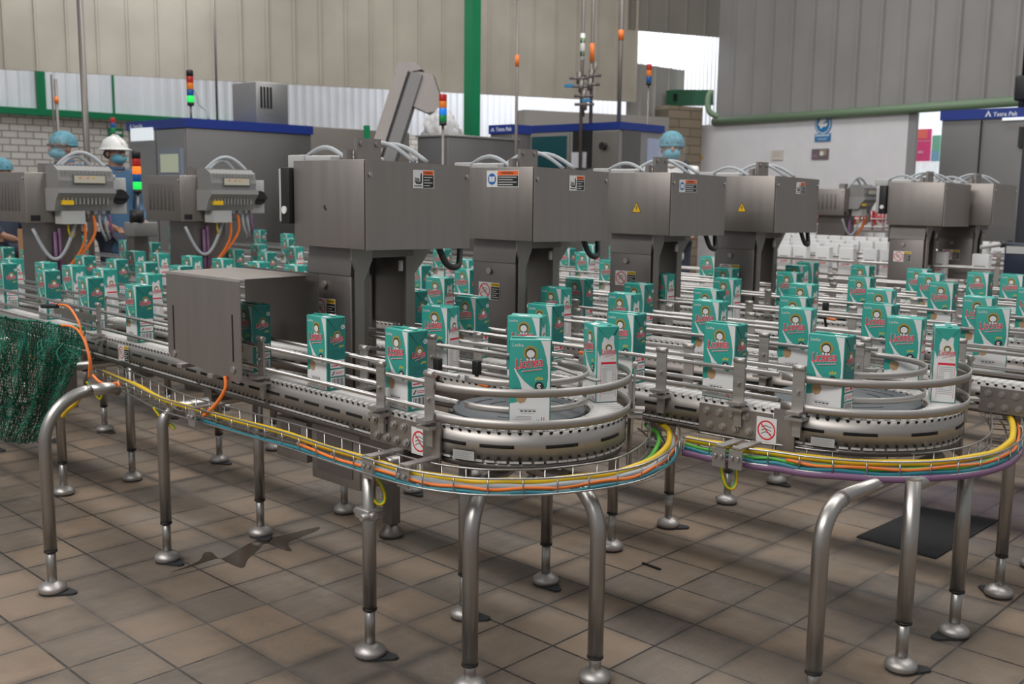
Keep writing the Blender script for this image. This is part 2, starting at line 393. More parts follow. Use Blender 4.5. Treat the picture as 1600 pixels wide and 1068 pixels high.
# daylight in the rear hall
p = along(AB, DB, 330); area('rear_daylight', (p.x+1.6, p.y-2.0, 6.5), (1.2, 9), 300, (p.x, p.y-1, 3.0), (.95, .97, 1))
p = along(AB, DB, 1050); area('rear_daylight', (p.x+1.2, p.y-.8, 8.0), (1.0, 4), 520, (p.x, p.y, 5.0), (.97, .98, 1))
p = along(AB, DB, 900); area('rear_daylight', (p.x+1.5, p.y-1.5, 7.2), (1.2, 9), 520, (p.x, p.y, 4.0), (.95, .97, 1))

# ================================================================== milk cartons
BELT_Z = .657; CW, CD_, CT = .105, .066, .216
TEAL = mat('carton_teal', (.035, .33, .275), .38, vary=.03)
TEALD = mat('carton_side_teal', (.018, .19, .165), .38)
CWHITE = mat('carton_white', (.72, .72, .72), .38)
CRED = mat('carton_red', (.70, .012, .05), .4)
CYEL = mat('carton_yellow', (.72, .62, .06), .4)
CDARK = mat('carton_dark_print', (.03, .028, .032), .4)
COLIVE = mat('carton_olive', (.24, .27, .04), .4)
CTAN = mat('carton_tan', (.42, .27, .15), .4)
CLINE = mat('carton_grey_print', (.30, .31, .32), .4)
CBLUEP = mat('carton_blue_print', (.02, .12, .16), .4)
CSALM = mat('carton_orange_print', (.72, .25, .08), .4)
CM = [TEAL, TEALD, CWHITE, CRED, CYEL, CDARK, COLIVE, CTAN, CLINE, CBLUEP, CSALM]
T_, TD_, W_, R_, Y_, K_, O_, N_, G_, B_, S_ = range(11)
def emblem(p, x, y, r):
    p.disc(x, y, r, S_, 3); p.disc(x, y, r*.92, O_, 4); p.disc(x, y-.0, r*.70, K_, 5)
    p.disc(x, y-.005, r*.56, W_, 6, sy=.95)
    for k in (-1, 0, 1): p.disc(x+k*r*.45, y-r*.80*p.w/p.h, r*.24, K_, 6, 12)
    for k in (-1, 0, 1): p.disc(x+k*r*.45, y-r*.82*p.w/p.h, r*.18, W_, 7, 12)
def brand(p, x, y, w, ang=.13):
    p.text('Liconsa', x-.006, y-.002, w*1.02, W_, 8, ang, .25, .035, 1.55)
    p.text('Liconsa', x, y, w, R_, 9, ang, .25, .012, 1.5)
    p.line((x+w*.22, y-.030), (x+w*.95, y+.005), .028, W_, 8); p.line((x+w*.25, y-.030), (x+w*.93, y+.004), .013, R_, 9)
def wide_face(p):
    # white field with the sweeping stripe and the stream running up to the left
    white = [(0, 0), (1, 0), (1, 1), (.76, 1), (.83, .92), (.90, .80), (.945, .68), (.955, .56), (.93, .45), (.87, .385), (.80, .37), (.66, .40), (.50, .45), (.36, .505), (.28, .55), (.20, .60), (.115, .668), (.095, .655),
             (.15, .60), (.22, .535), (.27, .47), (.30, .40), (.30, .34), (.26, .29), (.18, .25), (.08, .238), (0, .235)]
    p.poly(white, W_, 1)
    p.text('Leche', .055, .925, .27, W_, 2, 0, .0, .01)
    emblem(p, .51, .845, .185); brand(p, .13, .655, .70)
    p.text('plus', .63, .525, .20, Y_, 3, .05, .2, .02)
    p.disc(.735, .45, .115, K_, 2); p.ring(.735, .45, .035, .062, W_, 3, 16, .7, 5.6); p.disc(.735, .45, .022, W_, 3, 10)
    p.poly([(.14, .33), (.20, .37), (.30, .385), (.41, .36), (.43, .31), (.38, .255), (.26, .235), (.17, .265)], N_, 3)
    p.text('plus', .08, .39, .22, B_, 3)
    for k in range(4): p.rect(.26+k*.105, .135, .34+k*.105, .15, K_, 2)
    p.rect(.2, .16, .66, .166, G_, 2); p.rect(.28, .115, .62, .12, G_, 2)
    p.text('1L', .80, .022, .12, R_, 2, 0, 0, .015); p.text('1 L', .68, .03, .07, T_, 2)
    for k in range(3): p.rect(.08+.05*k, .035+.018*k, .55, .041+.018*k, G_, 2)
def teal_side(p):
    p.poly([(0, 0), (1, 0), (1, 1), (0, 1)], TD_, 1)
    p.poly([(.03, 1), (.5, .855), (.97, 1)], T_, 2)
    p.line((0, .99), (.5, .845), .02, K_, 3); p.line((1, .99), (.5, .845), .02, K_, 3)
    p.disc(.42, .925, .12, W_, 4, 14); p.disc(.88, .865, .11, W_, 4, 14); p.ring(.42, .925, .03, .07, B_, 5, 10); p.ring(.88, .865, .03, .065, B_, 5, 10, .6, 5.8)
    emblem(p, .56, .755, .20); brand(p, .16, .665, .72, .10); p.text('plus', .66, .585, .26, Y_, 3, .1, .2, .02)
    for y in (.545, .525, .50, .47, .45): p.rect(.16, y, .96-(.3 if y == .45 else 0), y+.006, B_, 2)
    p.line((.06, .72), (.06, .33), .02, B_, 2)
    p.rect(.15, .30, .95, .41, W_, 2); p.text('ALTO', .2, .355, .42, R_, 3, .1, .2, .02); p.rect(.2, .325, .6, .34, R_, 3); p.disc(.78, .35, .13, R_, 3, 12, 1.1)
    p.rect(.15, .185, .95, .28, W_, 2); p.poly([(.2, .20), (.36, .26), (.40, .25), (.28, .20)], K_, 3); p.rect(.45, .235, .9, .243, R_, 3); p.rect(.45, .215, .8, .223, R_, 3)
    p.rect(.15, .025, .95, .165, W_, 2)
    x = .22; widths = (.03, .02, .05, .02, .03, .06, .02, .03, .05, .02)
    for i, ww in enumerate(widths):
        p.rect(x, .035, x+ww, .155, K_, 3); x += ww+.035
def white_side(p):
    p.poly([(0, 0), (1, 0), (1, 1), (0, 1)], W_, 1)
    p.poly([(0, 1), (1, 1), (.86, .90), (.70, .86), (.52, .84), (.30, .87)], T_, 2)
    p.poly([(0, 1), (.30, .87), (.20, .78), (.20, .66), (.12, .60), (0, .70)], T_, 2)
    p.poly([(1, 1), (1, .42), (.94, .50), (.92, .62), (.78, .78), (.80, .90)], T_, 2)
    p.line((0, .99), (.5, .845), .018, B_, 3); p.line((1, .99), (.5, .845), .018, B_, 3)
    p.poly([(.42, .86), (.62, .90), (.76, .88), (.72, .84), (.54, .83), (.50, .80), (.42, .81)], W_, 4, )
    emblem(p, .54, .725, .17); brand(p, .18, .635, .70, .06); p.text('plus', .66, .575, .2, Y_, 3, 0, .2, .02)
    p.rect(.18, .505, .92, .535, R_, 3)
    p.line((.185, .51), (.185, .06), .014, R_, 3); p.line((.915, .51), (.915, .06), .014, R_, 3)
    for k in range(15):
        y = .475-k*.026; p.rect(.24, y, .48 if 2 < k < 12 else .86, y+.006, G_, 3)
        if 2 < k < 12: p.rect(.72, y, .86, y+.006, G_, 3)
def carton_mesh(name, white=False):
    mb = MB(); w, d, h = CW/2, CD_/2, CT
    bm = bmesh.new(); bmesh.ops.create_cube(bm, size=1)
    for v in bm.verts: v.co = Vector((v.co.x*CW, v.co.y*CD_, (v.co.z+.5)*h))
    bmesh.ops.bevel(bm, geom=bm.edges[:], offset=.0022, segments=2, profile=.5, affect='EDGES')
    mb.frombm(bm, W_ if white else T_, True); bm.free()
    e = .0022
    F = Print(mb, (-w+e, -d, e), (1, 0, 0), (0, 0, 1), CW-2*e, h-2*e); Bk = Print(mb, (w-e, d, e), (-1, 0, 0), (0, 0, 1), CW-2*e, h-2*e)
    Rt = Print(mb, (w, -d+e, e), (0, 1, 0), (0, 0, 1), CD_-2*e, h-2*e); Lf = Print(mb, (-w, d-e, e), (0, -1, 0), (0, 0, 1), CD_-2*e, h-2*e)
    Tp = Print(mb, (-w+e, -d+e, h), (1, 0, 0), (0, 1, 0), CW-2*e, CD_-2*e)
    if not white:
        wide_face(F); wide_face(Bk); teal_side(Rt); white_side(Lf)
        Tp.poly([(.74, 0), (1, 0), (1, .25), (.62, 1), (.30, 1)], W_, 1)
    else:
        for f in (F, Bk):
            f.rect(.1, .08, .9, .13, R_, 1); f.text('Liconsa', .2, .42, .6, R_, 2, .1, .25, .02, 1.1); f.rect(.15, .62, .85, .66, G_, 1)
        for f in (Rt, Lf): f.rect(.2, .3, .8, .34, G_, 1)
        Tp.rect(.1, .3, .9, .34, G_, 1)
    o = mb.build(name, CM)
    sm = MB()   # folded seam standing along the top
    sm.hexa([(-w+.004, -.010, h), (w-.004, -.010, h), (w-.004, .004, h), (-w+.004, .004, h), (-w+.004, -.012, h+.0030), (w-.004, -.012, h+.0030), (w-.004, -.003, h+.0035), (-w+.004, -.003, h+.0035)])
    sm.build('top_seam', CWHITE if white else TEAL, o)
    for s in (-1, 1):
        fl = MB(); x = s*(w+.0015)
        fl.add([(x, -d+.004, h-.004), (x, d-.004, h-.004), (x, 0, h-.038), (x-s*.0012, -d+.004, h-.004), (x-s*.0012, d-.004, h-.004), (x-s*.0012, 0, h-.038)],
               [(0, 1, 2) if s > 0 else (2, 1, 0), (0, 2, 5, 3), (1, 4, 5, 2), (0, 3, 4, 1)])
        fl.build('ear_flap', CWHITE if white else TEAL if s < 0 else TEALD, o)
    return o
CARTON = carton_mesh('milk_carton'); CARTON_W = carton_mesh('white_milk_carton', True)
def red_variant():
    o = carton_mesh('red_milk_carton'); 
    RT_ = mat('carton_red_ground', (.62, .03, .05), .4)
    for k in (0, 1): o.data.materials[k] = RT_
    for ch in o.children: ch.data.materials[0] = RT_
    return o
CARTON_R = red_variant()
_used = set()
def put_carton(src, x, y, rz, label, group, z=BELT_Z+.0006):
    if src.name in _used: o = copy_tree(src)
    else: o = src; _used.add(src.name)
    o.location = (x, y, z); o.rotation_euler = (0, 0, rz); setp(o, label, 'milk carton', group); return o
# lanes: straight lines (x0, y0, slope) of belt centres; the lane's belts turn round at the nose
LINES = [dict(c=(-1.865, 2.050), r=.245, sn=-.050, sf=.05),
         dict(c=(-1.29, 2.855), r=.270, sn=.020, sf=.05),
         dict(c=(-.80, 3.740), r=.275, sn=.0, sf=.02),
         dict(c=(-.15, 4.790), r=.240, sn=.0, sf=.0),
         dict(c=(.20, 5.560), r=.245, sn=.0, sf=.0)]
def lane(i, far):
    L = LINES[i]; s = L['sf'] if far else L['sn']; y0 = L['c'][1] + (L['r'] if far else -L['r'])
    return L['c'][0], y0, s
ORD = 'zeroth first second third fourth fifth sixth seventh eighth ninth tenth eleventh twelfth thirteenth fourteenth fifteenth'.split()
LNAME = ['front', 'second', 'third', 'fourth', 'fifth']
# picture columns of each carton's nearest upright edge, lane by lane
NEAR = [[4, 70.4, 137, 212.4, 394, 510, 638.4],
        [5, 42.7, 131, 181, 227.4, 282, 648, 744, 862.6, 991.4, 1150.6, 1321.7],
        [123, 196, 237, 278, 366.6, 417.5, 658.7, 734.3, 913, 1007.4, 1120, 1259.6, 1394],
        [284, 451, 694, 960, 1144.4, 1245.3, 1360, 1490, 1633],
        [406.5, 890.5, 1117.7, 1272, 1359, 1449, 1545.6, 1599]]
FAR = [[16, 69, 113, 162, 231.9, 697, 837.3],
       [57, 211, 248.3, 300, 349, 405.8, 465, 693.4, 877.8, 987, 1124, 1266.8, 1440.5],
       [405.2, 462, 733, 1043, 1147, 1269, 1393.5, 1551],
       [272, 449, 920, 1255.6, 1469],
       [928.4, 970]]
TWIST = {(0, 1, 837.3): .35, (0, 1, 697): .12, (1, 1, 1266.8): .16, (1, 1, 1440.5): .12, (1, 1, 693.4): .1, (2, 1, 1393.5): .1}
for i in range(5):
    for far in (0, 1):
        cx, y0, s = lane(i, far); lst = sorted((FAR if far else NEAR)[i])
        for k, xp in enumerate(lst):
            ang = math.atan(s) + TWIST.get((i, far, xp), random.uniform(-.035, .035))
            A = Vector((cx, y0 - CD_/2, BELT_Z+CT)); p = along(A, Vector((1, s, 0)), xp)
            off = Vector((CW/2, -CD_/2 if not far else -CD_/2, 0)); off = Vector((math.cos(ang)*off.x - math.sin(ang)*off.y, math.sin(ang)*off.x + math.cos(ang)*off.y, 0))
            c = p - off; yl = y0 + s*(c.x-cx); 
            if abs(c.y-yl) > .03: c.y = yl
            put_carton(CARTON, c.x, yl, ang + (math.pi if far else 0),
                       'teal milk carton, %s from the left in the %s lane of %s conveyor' % (ORD[k+1], 'back' if far else 'front', LNAME[i]),
                       'teal cartons in the %s lane of the %s conveyor' % ('back' if far else 'front', LNAME[i]))
def turn_carton(i, deg, rz, label):
    L = LINES[i]; a = math.radians(deg); put_carton(CARTON, L['c'][0]+L['r']*math.cos(a), L['c'][1]+L['r']*math.sin(a), rz, label, None)
def face_to_camera(x, y): return math.atan2(y, x) + math.pi/2
p = atz(829.6, 530.7, BELT_Z+CT); 
d = Vector((p.x, p.y)).normalized(); c = Vector((p.x, p.y)) + d*CD_/2
put_carton(CARTON, c.x, c.y, math.atan2(d.y, d.x)-math.pi/2-.03, 'large teal milk carton facing front on the rounded end of front conveyor', None)
p = atz(950.6, 509, BELT_Z+CT); a = math.atan2(-p.x, p.y)  # narrow white side turned to the viewer
TURN_N = []
def corner_carton(xp, yp, rz, corner, label):
    p = atz(xp, yp, BELT_Z+CT); ox, oy = corner[0]*CW/2, corner[1]*CD_/2
    put_carton(CARTON, p.x-(math.cos(rz)*ox-math.sin(rz)*oy), p.y-(math.sin(rz)*ox+math.cos(rz)*oy), rz, label, None)
put_carton(CARTON, -1.772, 2.290, math.radians(150), 'teal milk carton showing its white nutrition side at the end of front conveyor', None)
corner_carton(1501, 513.4, math.radians(114), (-1, -1), 'teal milk carton turned with white spout side left at end of second conveyor')
p = atz(1552, 481.4, BELT_Z+CT); d = Vector((p.x, p.y)).normalized(); c = Vector((p.x, p.y)) + d*CD_/2
put_carton(CARTON, c.x, c.y, math.atan2(d.y, d.x)-math.pi/2+.02, 'teal milk carton facing front on the rounded end of third conveyor', None)
# white and red cartons on the lanes beyond
WROWS = [(7.05, [1239, 1262, 1299, 1336, 1374, 1395, 1480.4, 1547.8]), (7.6, [1235.6, 1275.6, 1312.4, 1261, 1330, 1493.8, 1521.8]), (8.25, [1236, 1250.7, 1272, 1294, 1316.3, 1334, 1350, 1368, 1543.6]),
         (9.1, [1237.6, 1252, 1267.7, 1285, 1301.9, 1320, 1337.3, 1353, 1368.8, 1547.1, 1571.7]), (10.3, [1244, 1256.6, 1268, 1287.4, 1305, 1322.9, 1338, 1351.7, 1366])]
for r, (vv, xs) in enumerate(WROWS):
    xs = sorted(xs); last = -1e9
    for k, xp in enumerate(xs):
        p = along(Vector((-3, vv, .87)), Vector((1, 0, 0)), xp)
        if p.x-last < .125: p.x = last+.125
        last = p.x
        put_carton(CARTON_W, p.x-CW/2, vv, random.uniform(-.04, .04), 'white milk carton, %s from the left in the %s white row behind' % (ORD[k+1], ORD[r+1]), 'white cartons queued on the far lanes')
for k, xp in enumerate((1283, 1306, 1329, 1343, 1357, 1374)):
    p = along(Vector((-3, 11.6, .87)), Vector((1, 0, 0)), xp)
    put_carton(CARTON_R, p.x, 11.6, random.uniform(-.1, .1), 'small red milk carton, %s from the left on the farthest conveyor' % ORD[k+1], 'red cartons on the farthest conveyor', z=.86)

# ================================================================== conveyors
ZT = BELT_Z
def lane_path(i, u_end, du=.05):
    L = LINES[i]; cx, cy = L['c']; r = L['r']; out = []
    n = int((cx-u_end)/du)
    near = [Vector((u_end+(cx-u_end)*k/n, cy-r+L['sn']*(u_end+(cx-u_end)*k/n-cx), 0)) for k in range(n+1)]
    far = [Vector((cx-(cx-u_end)*k/n, cy+r+L['sf']*(-(cx-u_end)*k/n), 0)) for k in range(n+1)]
    return near, arc((cx, cy), r, -math.pi/2, math.pi/2, 28), far
def resample(pts, step):
    out = []; acc = 0.0; nxt = 0.0
    for a, b in zip(pts[:-1], pts[1:]):
        l = (b-a).length
        if l < 1e-9: continue
        t = (b-a)/l
        while nxt <= acc+l: out.append((a+t*(nxt-acc), t)); nxt += step
        acc += l
    return out
def offset(pts, d):   # to the right of travel
    out = []
    for i, p in enumerate(pts):
        t = (pts[min(i+1, len(pts)-1)]-pts[max(i-1, 0)]); t.z = 0; t.normalize(); out.append(p+Vector((t.y, -t.x, 0))*d)
    return out
Zv = Vector((0, 0, 1))
def slat_belt(mb, pts, z, width, pitch=.0262, th=.012, teeth=True):
    for p, t in resample(pts, pitch):
        s = Vector((t.y, -t.x, 0)); c = p+Vector((0, 0, z-th/2))
        mb.obox(c, t, s, Zv, pitch*.455, width/2-.008, th/2)
        if teeth: mb.obox(c-Vector((0, 0, .003)), t, s, Zv, pitch*.26, width/2, th/2)
def side_plate(mb, pts, z0, z1, off, th=.003): 
    mb.sheet([q+Vector((0, 0, z0)) for q in offset(pts, off)], z1-z0, 0, th)
def slots(mb, pts, z, off, length=.075, gap=.032, h=.0085):
    q = offset(pts, off); L = length+gap
    for p, t in resample(q, L):
        s = Vector((t.y, -t.x, 0)); mb.obox(p+Vector((0, 0, z)), t, s, Zv, length/2, .0012, h/2)
def slots_arc(mb, c, r, a_list, z, length, h=.0085, rr=.0012):
    for a in a_list:
        pts = [Vector((c[0]+r*math.cos(a+length/r*(k/6-.5)), c[1]+r*math.sin(a+length/r*(k/6-.5)), z-h/2)) for k in range(7)]
        mb.sheet(pts, h, 0, rr*2)
def make_leg(parent, x, y, ztop, r=.0185, top=None, sleeve=.135, toe=.6, ztoe=None, marks=False, clamp=False):
    mb = MB()
    if top is None: mb.tube([(x, y, sleeve), (x, y, ztop)], r, 14)
    else: mb.tube([(x, y, sleeve)]+top, r, 14)
    mb.tube([(x, y, sleeve-.004), (x, y, sleeve+.002)], r+.001, 14, m=1)
    leg = mb.build('leg', [TUBE, BLACK], parent)
    mb = MB(); mb.tube([(x, y, .02), (x, y, sleeve+.01)], r*.76, 12); mb.build('adjusting_rod', TUBE, leg)
    mb = MB(); mb.lathe((x, y, 0), [(.038, .005), (.043, .010), (.041, .022), (.028, .032), (.016, .038)], 18); 
    mb.build('foot', STEEL, leg)
    mb = MB(); n = Vector((math.cos(toe), math.sin(toe), 0)); s = Vector((-n.y, n.x, 0)); c = Vector((x, y, 0))
    base = [c+n*.040*math.cos(a)+s*.040*math.sin(a) for a in [math.pi*(.28+1.44*k/10) for k in range(11)]]+[c+n*.074-s*.012, c+n*.080, c+n*.074+s*.012]
    k = len(base); mb.v = [p+Zv*.0005 for p in base]+[p+Zv*.007 for p in base]
    mb.face(range(k, 2*k)); mb.face(list(range(k))[::-1])
    for i in range(k): mb.face((i, (i+1) % k, k+(i+1) % k, k+i))
    mb.build('foot_pad', RUBBER, leg)
    if clamp:
        mb = MB(); mb.bbox((x-.028, y-.026, .385), (x+.028, y+.026, .415), .004); mb.tube([(x-.04, y-.012, .40), (x+.04, y-.012, .40)], .010, 10); mb.tube([(x+.022, y-.045, .40), (x+.022, y+.03, .40)], .009, 10)
        mb.build('clamp', STEEL, leg)
    return leg
def bend(p, q, z, r=.07, n=7):   # from the leg at p upwards, bending over towards q at height z
    d = Vector((q[0]-p[0], q[1]-p[1], 0)); d.normalize(); c = Vector((p[0], p[1], z-r)); 
    return [c+d*(r-r*math.cos(math.pi/2*k/n))+Zv*(r*math.sin(math.pi/2*k/n)) for k in range(n+1)]
def bracket(parent, x, y, t, out, z0=.600, z1=.782, w=.017, foot=True):
    """upright flat bar that holds the guide rails, standing on a small folded foot"""
    s = Vector((t.y, -t.x, 0))*out; c = Vector((x, y, 0)); mb = MB()
    mb.obox(c+s*.004+Zv*((ZT+.008+z1)/2), t, s, Zv, w, .0028, (z1-ZT-.008)/2)
    mb.tube([c+s*.004+t*(-w)+Zv*z1, c+s*.004+t*w+Zv*z1], .0085, 8)
    mb.tube([c+s*.004+Zv*(z1-.065), c+s*.016+Zv*(z1-.065)], .0055, 6)
    if foot:
        mb.obox(c+s*.012+Zv*(ZT+.005), t, s, Zv, w*1.15, .022, .004); mb.obox(c+s*.008+Zv*(ZT-.012), t, s, Zv, w*1.5, .020, .004)
        mb.obox(c+s*.001+Zv*(ZT-.035), t, s, Zv, w*.7, .004, .03)
    mb.build('rail_bracket', STEEL, parent)
RZ = (ZT+.030, ZT+.098)   # guide rail heights
def prohibition(parent, o, ax, ay, w, label=None, caption=False, h=None):
    mb = MB(); H_ = h or w; W = w*(1.75 if caption else 1.0)
    p = Print(mb, o, ax, ay, W, H_, .0004, .0008); q = 1/(1.75 if caption else 1.0)
    p.rect(0, 0, 1, 1, 0, 0)
    cy = .5; r1, r0 = .45*q, .38*q
    p.ring(.5*q, cy, r0, r1, 1, 1, 28)
    for k in range(3): p.line((.25*q, .34+.13*k), (.45*q, .44+.12*k), .03*q, 2, 1); p.line((.45*q, .44+.12*k), (.75*q, .36+.13*k), .03*q, 2, 1)
    d = .40*q*.707; p.line((.5*q-d, cy+d*p.w/p.h), (.5*q+d, cy-d*p.w/p.h), .06*q, 1, 2)
    if caption:
        p.rect(.59, .03, .985, .76, 2, 1); p.rect(.59, .78, .985, .97, 3, 1); p.text('CAUTION', .62, .83, .33, 2, 2, 0, 0, .02)
        for k in range(5): p.rect(.62, .62-.12*k, .95-(.1*(k % 2)), .65-.12*k, 0, 2)
    return mb.build('warning_sticker', [SWHITE, RED, SBLACK, SYEL], parent)
LANE_W = .098
def make_conveyor(i, u_end, rows, near_br, far_br, arc_br, label, detail=True):
    L = LINES[i]; cx, cy = L['c']; r = L['r']
    root = empty('conveyor', (cx, cy, 0), label, 'conveyor', None)
    near, ar, far = lane_path(i, u_end); full = near[:-1]+ar+far[1:]
    mb = MB(); slat_belt(mb, full, ZT, LANE_W-.006); mb.build('chain_belt', BELT, root)
    mb = MB(); slat_belt(mb, full, ZT-.080, LANE_W+.010, .0262, .006, False); mb.build('return_chain', BELT, root)
    for off, nm in ((LANE_W/2-.001, 'outer_frame'), (-LANE_W/2+.001, 'inner_frame')):
        mb = MB(); side_plate(mb, full, ZT-.076, ZT-.005, off, .003)
        o2 = off+.0016*(1 if off > 0 else -1); n0 = len(mb.f)
        slots(mb, near[:-2], ZT-.043, o2); slots(mb, far[2:], ZT-.043, o2)
        if off > 0: slots_arc(mb, (cx, cy), r+o2, [-1.45, -1.02, -.45, .12, .7, 1.25], ZT-.043, .088)
        else: slots_arc(mb, (cx, cy), r+o2, [-1.1, -.3, .5, 1.2], ZT-.043, .05)
        for p, t in resample(offset(full, o2*1.002), .0262):
            for zz, sg in ((ZT-.0048, -1), (ZT-.0762, 1)):
                if sg > 0 and off < 0: continue
                c = p+Zv*zz; b0 = len(mb.v); nn = Vector((t.y, -t.x, 0))*(.0012 if off > 0 else -.0012)
                for k in range(7):
                    an = math.pi*k/6; mb.v.append(c+nn+t*(.0055*math.cos(an))+Zv*(sg*.0075*math.sin(an)))
                mb.face(range(b0, b0+7))
        for k in range(n0, len(mb.f)): mb.m[k] = 1
        mb.build(nm, [STEEL if off > 0 else SHEET, SLOT], root)
        mb = MB(); side_plate(mb, full, ZT-.104, ZT-.088, off*.8, .003); mb.build('return_guide', SHEETD, root)
    mb = MB(); # tie bars under the frame
    for p, t in resample(near, .45)+resample(far, .45): s = Vector((t.y, -t.x, 0)); mb.obox(p+Zv*(ZT-.075), s, t, Zv, LANE_W/2, .012, .008)
    mb.build('tie_bar', SHEETD, root)
    # guide rails: round bars on both sides of each lane, flat bands round the end
    ro = .056
    for seg, sg in ((near, 1), (near, -1), (far, 1), (far, -1)):
        for z in RZ:
            mb = MB(); pts = offset(seg, ro*sg); pts = [p+Zv*z for p in (pts[:-1] if seg is near else pts[1:])]
            mb.tube([pts[0], pts[-1]] if abs(L['sn']) < 1 else pts, .0065, 8); mb.build('guide_rail', RAILM, root)
    for rr, z, h in ((r+ro+.004, RZ[1]-.013, .021), (r+ro+.004, RZ[0]-.026, .023), (r-ro, RZ[1]-.008, .017), (r-ro, RZ[0]-.010, .017)):
        mb = MB(); mb.sheet(arc((cx, cy), rr, -math.pi/2-.12, math.pi/2+.12, 32, z), h, 0, .003); mb.build('curved_guide', STEEL, root)
    t0 = Vector((1, L['sn'], 0)).normalized(); t1 = Vector((-1, -L['sf'], 0)).normalized()
    for u in near_br: bracket(root, u, cy-r+L['sn']*(u-cx)-ro-.006, t0, 1)
    for u in far_br: bracket(root, u, cy+r+L['sf']*(u-cx)+ro+.006, t1, 1)
    for u in far_br: bracket(root, u+.3, cy+r+L['sf']*(u+.3-cx)-ro-.006, t1, -1)
    for u in near_br[:4]: bracket(root, u-.25, cy-r+L['sn']*(u-.25-cx)+ro+.006, t0, -1)
    for a in arc_br:
        pc = Vector((cx+(r+ro+.006)*math.cos(a+.12), cy+(r+ro+.006)*math.sin(a+.12), 0)); mb = MB(); mb.obox(pc+Zv*(ZT-.045), (-math.sin(a+.12), math.cos(a+.12), 0), (math.cos(a+.12), math.sin(a+.12), 0), Zv, .040, .003, .125); mb.build('end_plate', SHEET, root)
    for a in arc_br: bracket(root, cx+(r+ro+.009)*math.cos(a), cy+(r+ro+.009)*math.sin(a), Vector((-math.sin(a), math.cos(a), 0)), 1)
    # the turning disc inside the end
    mb = MB(); mb.lathe((cx, cy, 0), [(r-.062, ZT-.03), (r-.062, ZT-.006), (r-.064, ZT-.004)], 40)
    n0 = len(mb.f)
    for k in range(3):
        for rr, sp in ((r*.55, .8), (r*.36, .7)): mb.disc((cx, cy, ZT-.0034), (1, 0, 0), (0, 1, 0), rr+.003, 10, 0, rr-.003, k*2.09+.3+rr*4, k*2.09+.3+sp+rr*4)
    for k in range(n0, len(mb.f)): mb.m[k] = 1
    mb.build('turning_disc', [mat('disc_dark_grey', (.075, .085, .095), .45), SLOT], root)
    # splice plate with bolts beside the end, support plates
    us = cx-.20; mb = MB(); y0 = cy-r+L['sn']*(us-cx)-LANE_W/2
    mb.obox((us+.02, y0-.004, ZT-.056), t0, Vector((t0.y, -t0.x, 0)), Zv, .115, .003, .040); sp = mb.build('splice_plate', SHEET, root)
    for k in range(8):
        mb = MB(); bx = us-.07+.042*(k % 4)+(.012 if k > 3 else 0); bz = ZT-.035-.040*(k//4); by = y0+L['sn']*(bx-us)
        mb.lathe((bx, 0, 0), [(.0, 0)], 3) if False else None
        mb.tube([(bx, by-.006, bz), (bx, by-.011, bz)], .0115, 12); mb.tube([(bx, by-.011, bz), (bx, by-.017, bz)], .0075, 6); mb.build('bolt', STEEL, sp)
    mb = MB(); sx = cx-.025; sy = cy-r-LANE_W/2-.008; mb.obox((sx, sy, ZT-.085), (1, 0, 0), (0, 1, 0), Zv, .032, .003, .088); mb.build('support_plate', SHEET, root)
    if detail:
        prohibition(root, (cx-.108, cy-r-LANE_W/2-.0095+L['sn']*-.1, ZT-.098), (1, 0, 0), (0, 0, 1), .062, None, False, .072)
        mb = MB(); a0 = -1.32; c = Vector((cx+(r+LANE_W/2+.0025)*math.cos(a0), cy+(r+LANE_W/2+.0025)*math.sin(a0), ZT-.084)); t = Vector((-math.sin(a0), math.cos(a0), 0))
        p = Print(mb, c-t*.03, t, (0, 0, 1), .062, .024, .0003, .0006); p.rect(0, 0, 1, 1, 0, 0)
        for k in range(4): p.rect(.06, .75-.2*k, .9-.15*(k % 2), .83-.2*k, 1, 1)
        mb.build('type_plate', [LGREY, CLINE], root)
    for row in rows:
        u, vs = row[0], row[1]; z = .520
        for k, v in enumerate(vs):
            first, last = k == 0, k == len(vs)-1
            if first and row is rows[0] and i == 0: top = [Vector((u, v, .555))]
            elif first and len(vs) > 1: top = bend((u, v), (u, vs[1]), z, .06)
            elif last and len(vs) > 1: top = bend((u, v), (u, vs[-2]), z, .06)
            else: top = [Vector((u, v, z))]
            make_leg(root, u, v, z, top=top, toe=random.choice((.5, -.3, 2.6, .1)), clamp=first and i == 0 and row is rows[0])
        if len(vs) > 1:
            mb = MB(); mb.tube([(u, vs[0]+.058, z), (u, vs[-1]-.058, z)], .0185, 12); mb.build('cross_tube', TUBE, root)
        for lv in (cy-r+L['sn']*(u-cx), cy+r+L['sf']*(u-cx)):
            if min(vs)-.2 < lv < max(vs)+.2:
                mb = MB(); mb.box((u-.025, lv-.052, z+.012), (u+.025, lv-.046, ZT-.09)); mb.box((u-.025, lv+.046, z+.012), (u+.025, lv+.052, ZT-.09)); mb.box((u-.03, lv-.055, z+.004), (u+.03, lv+.055, z+.016)); mb.build('frame_support', SHEETD, root)
    return root
def ux(i, far, xs, dv):   # picture columns of brackets -> u
    cx, y0, s = lane(i, far); return [along(Vector((cx, y0+dv, .70)), Vector((1, s, 0)), x).x for x in xs]
c1 = make_conveyor(0, -6.3, [(-2.045, [1.665, 2.02, 2.385]), (-3.085, [1.645, 2.01, 2.39]), (-4.08, [1.735, 2.03, 2.45]), (-5.02, [1.80, 2.06, 2.36]), (-6.0, [1.85, 2.1, 2.36])],
                   ux(0, 0, (157, 411, 598, 674), -.06), ux(0, 1, (745, 620, 560, 300), .06), [.62], 'stainless steel conveyor nearest the viewer with a rounded end and teal cartons')
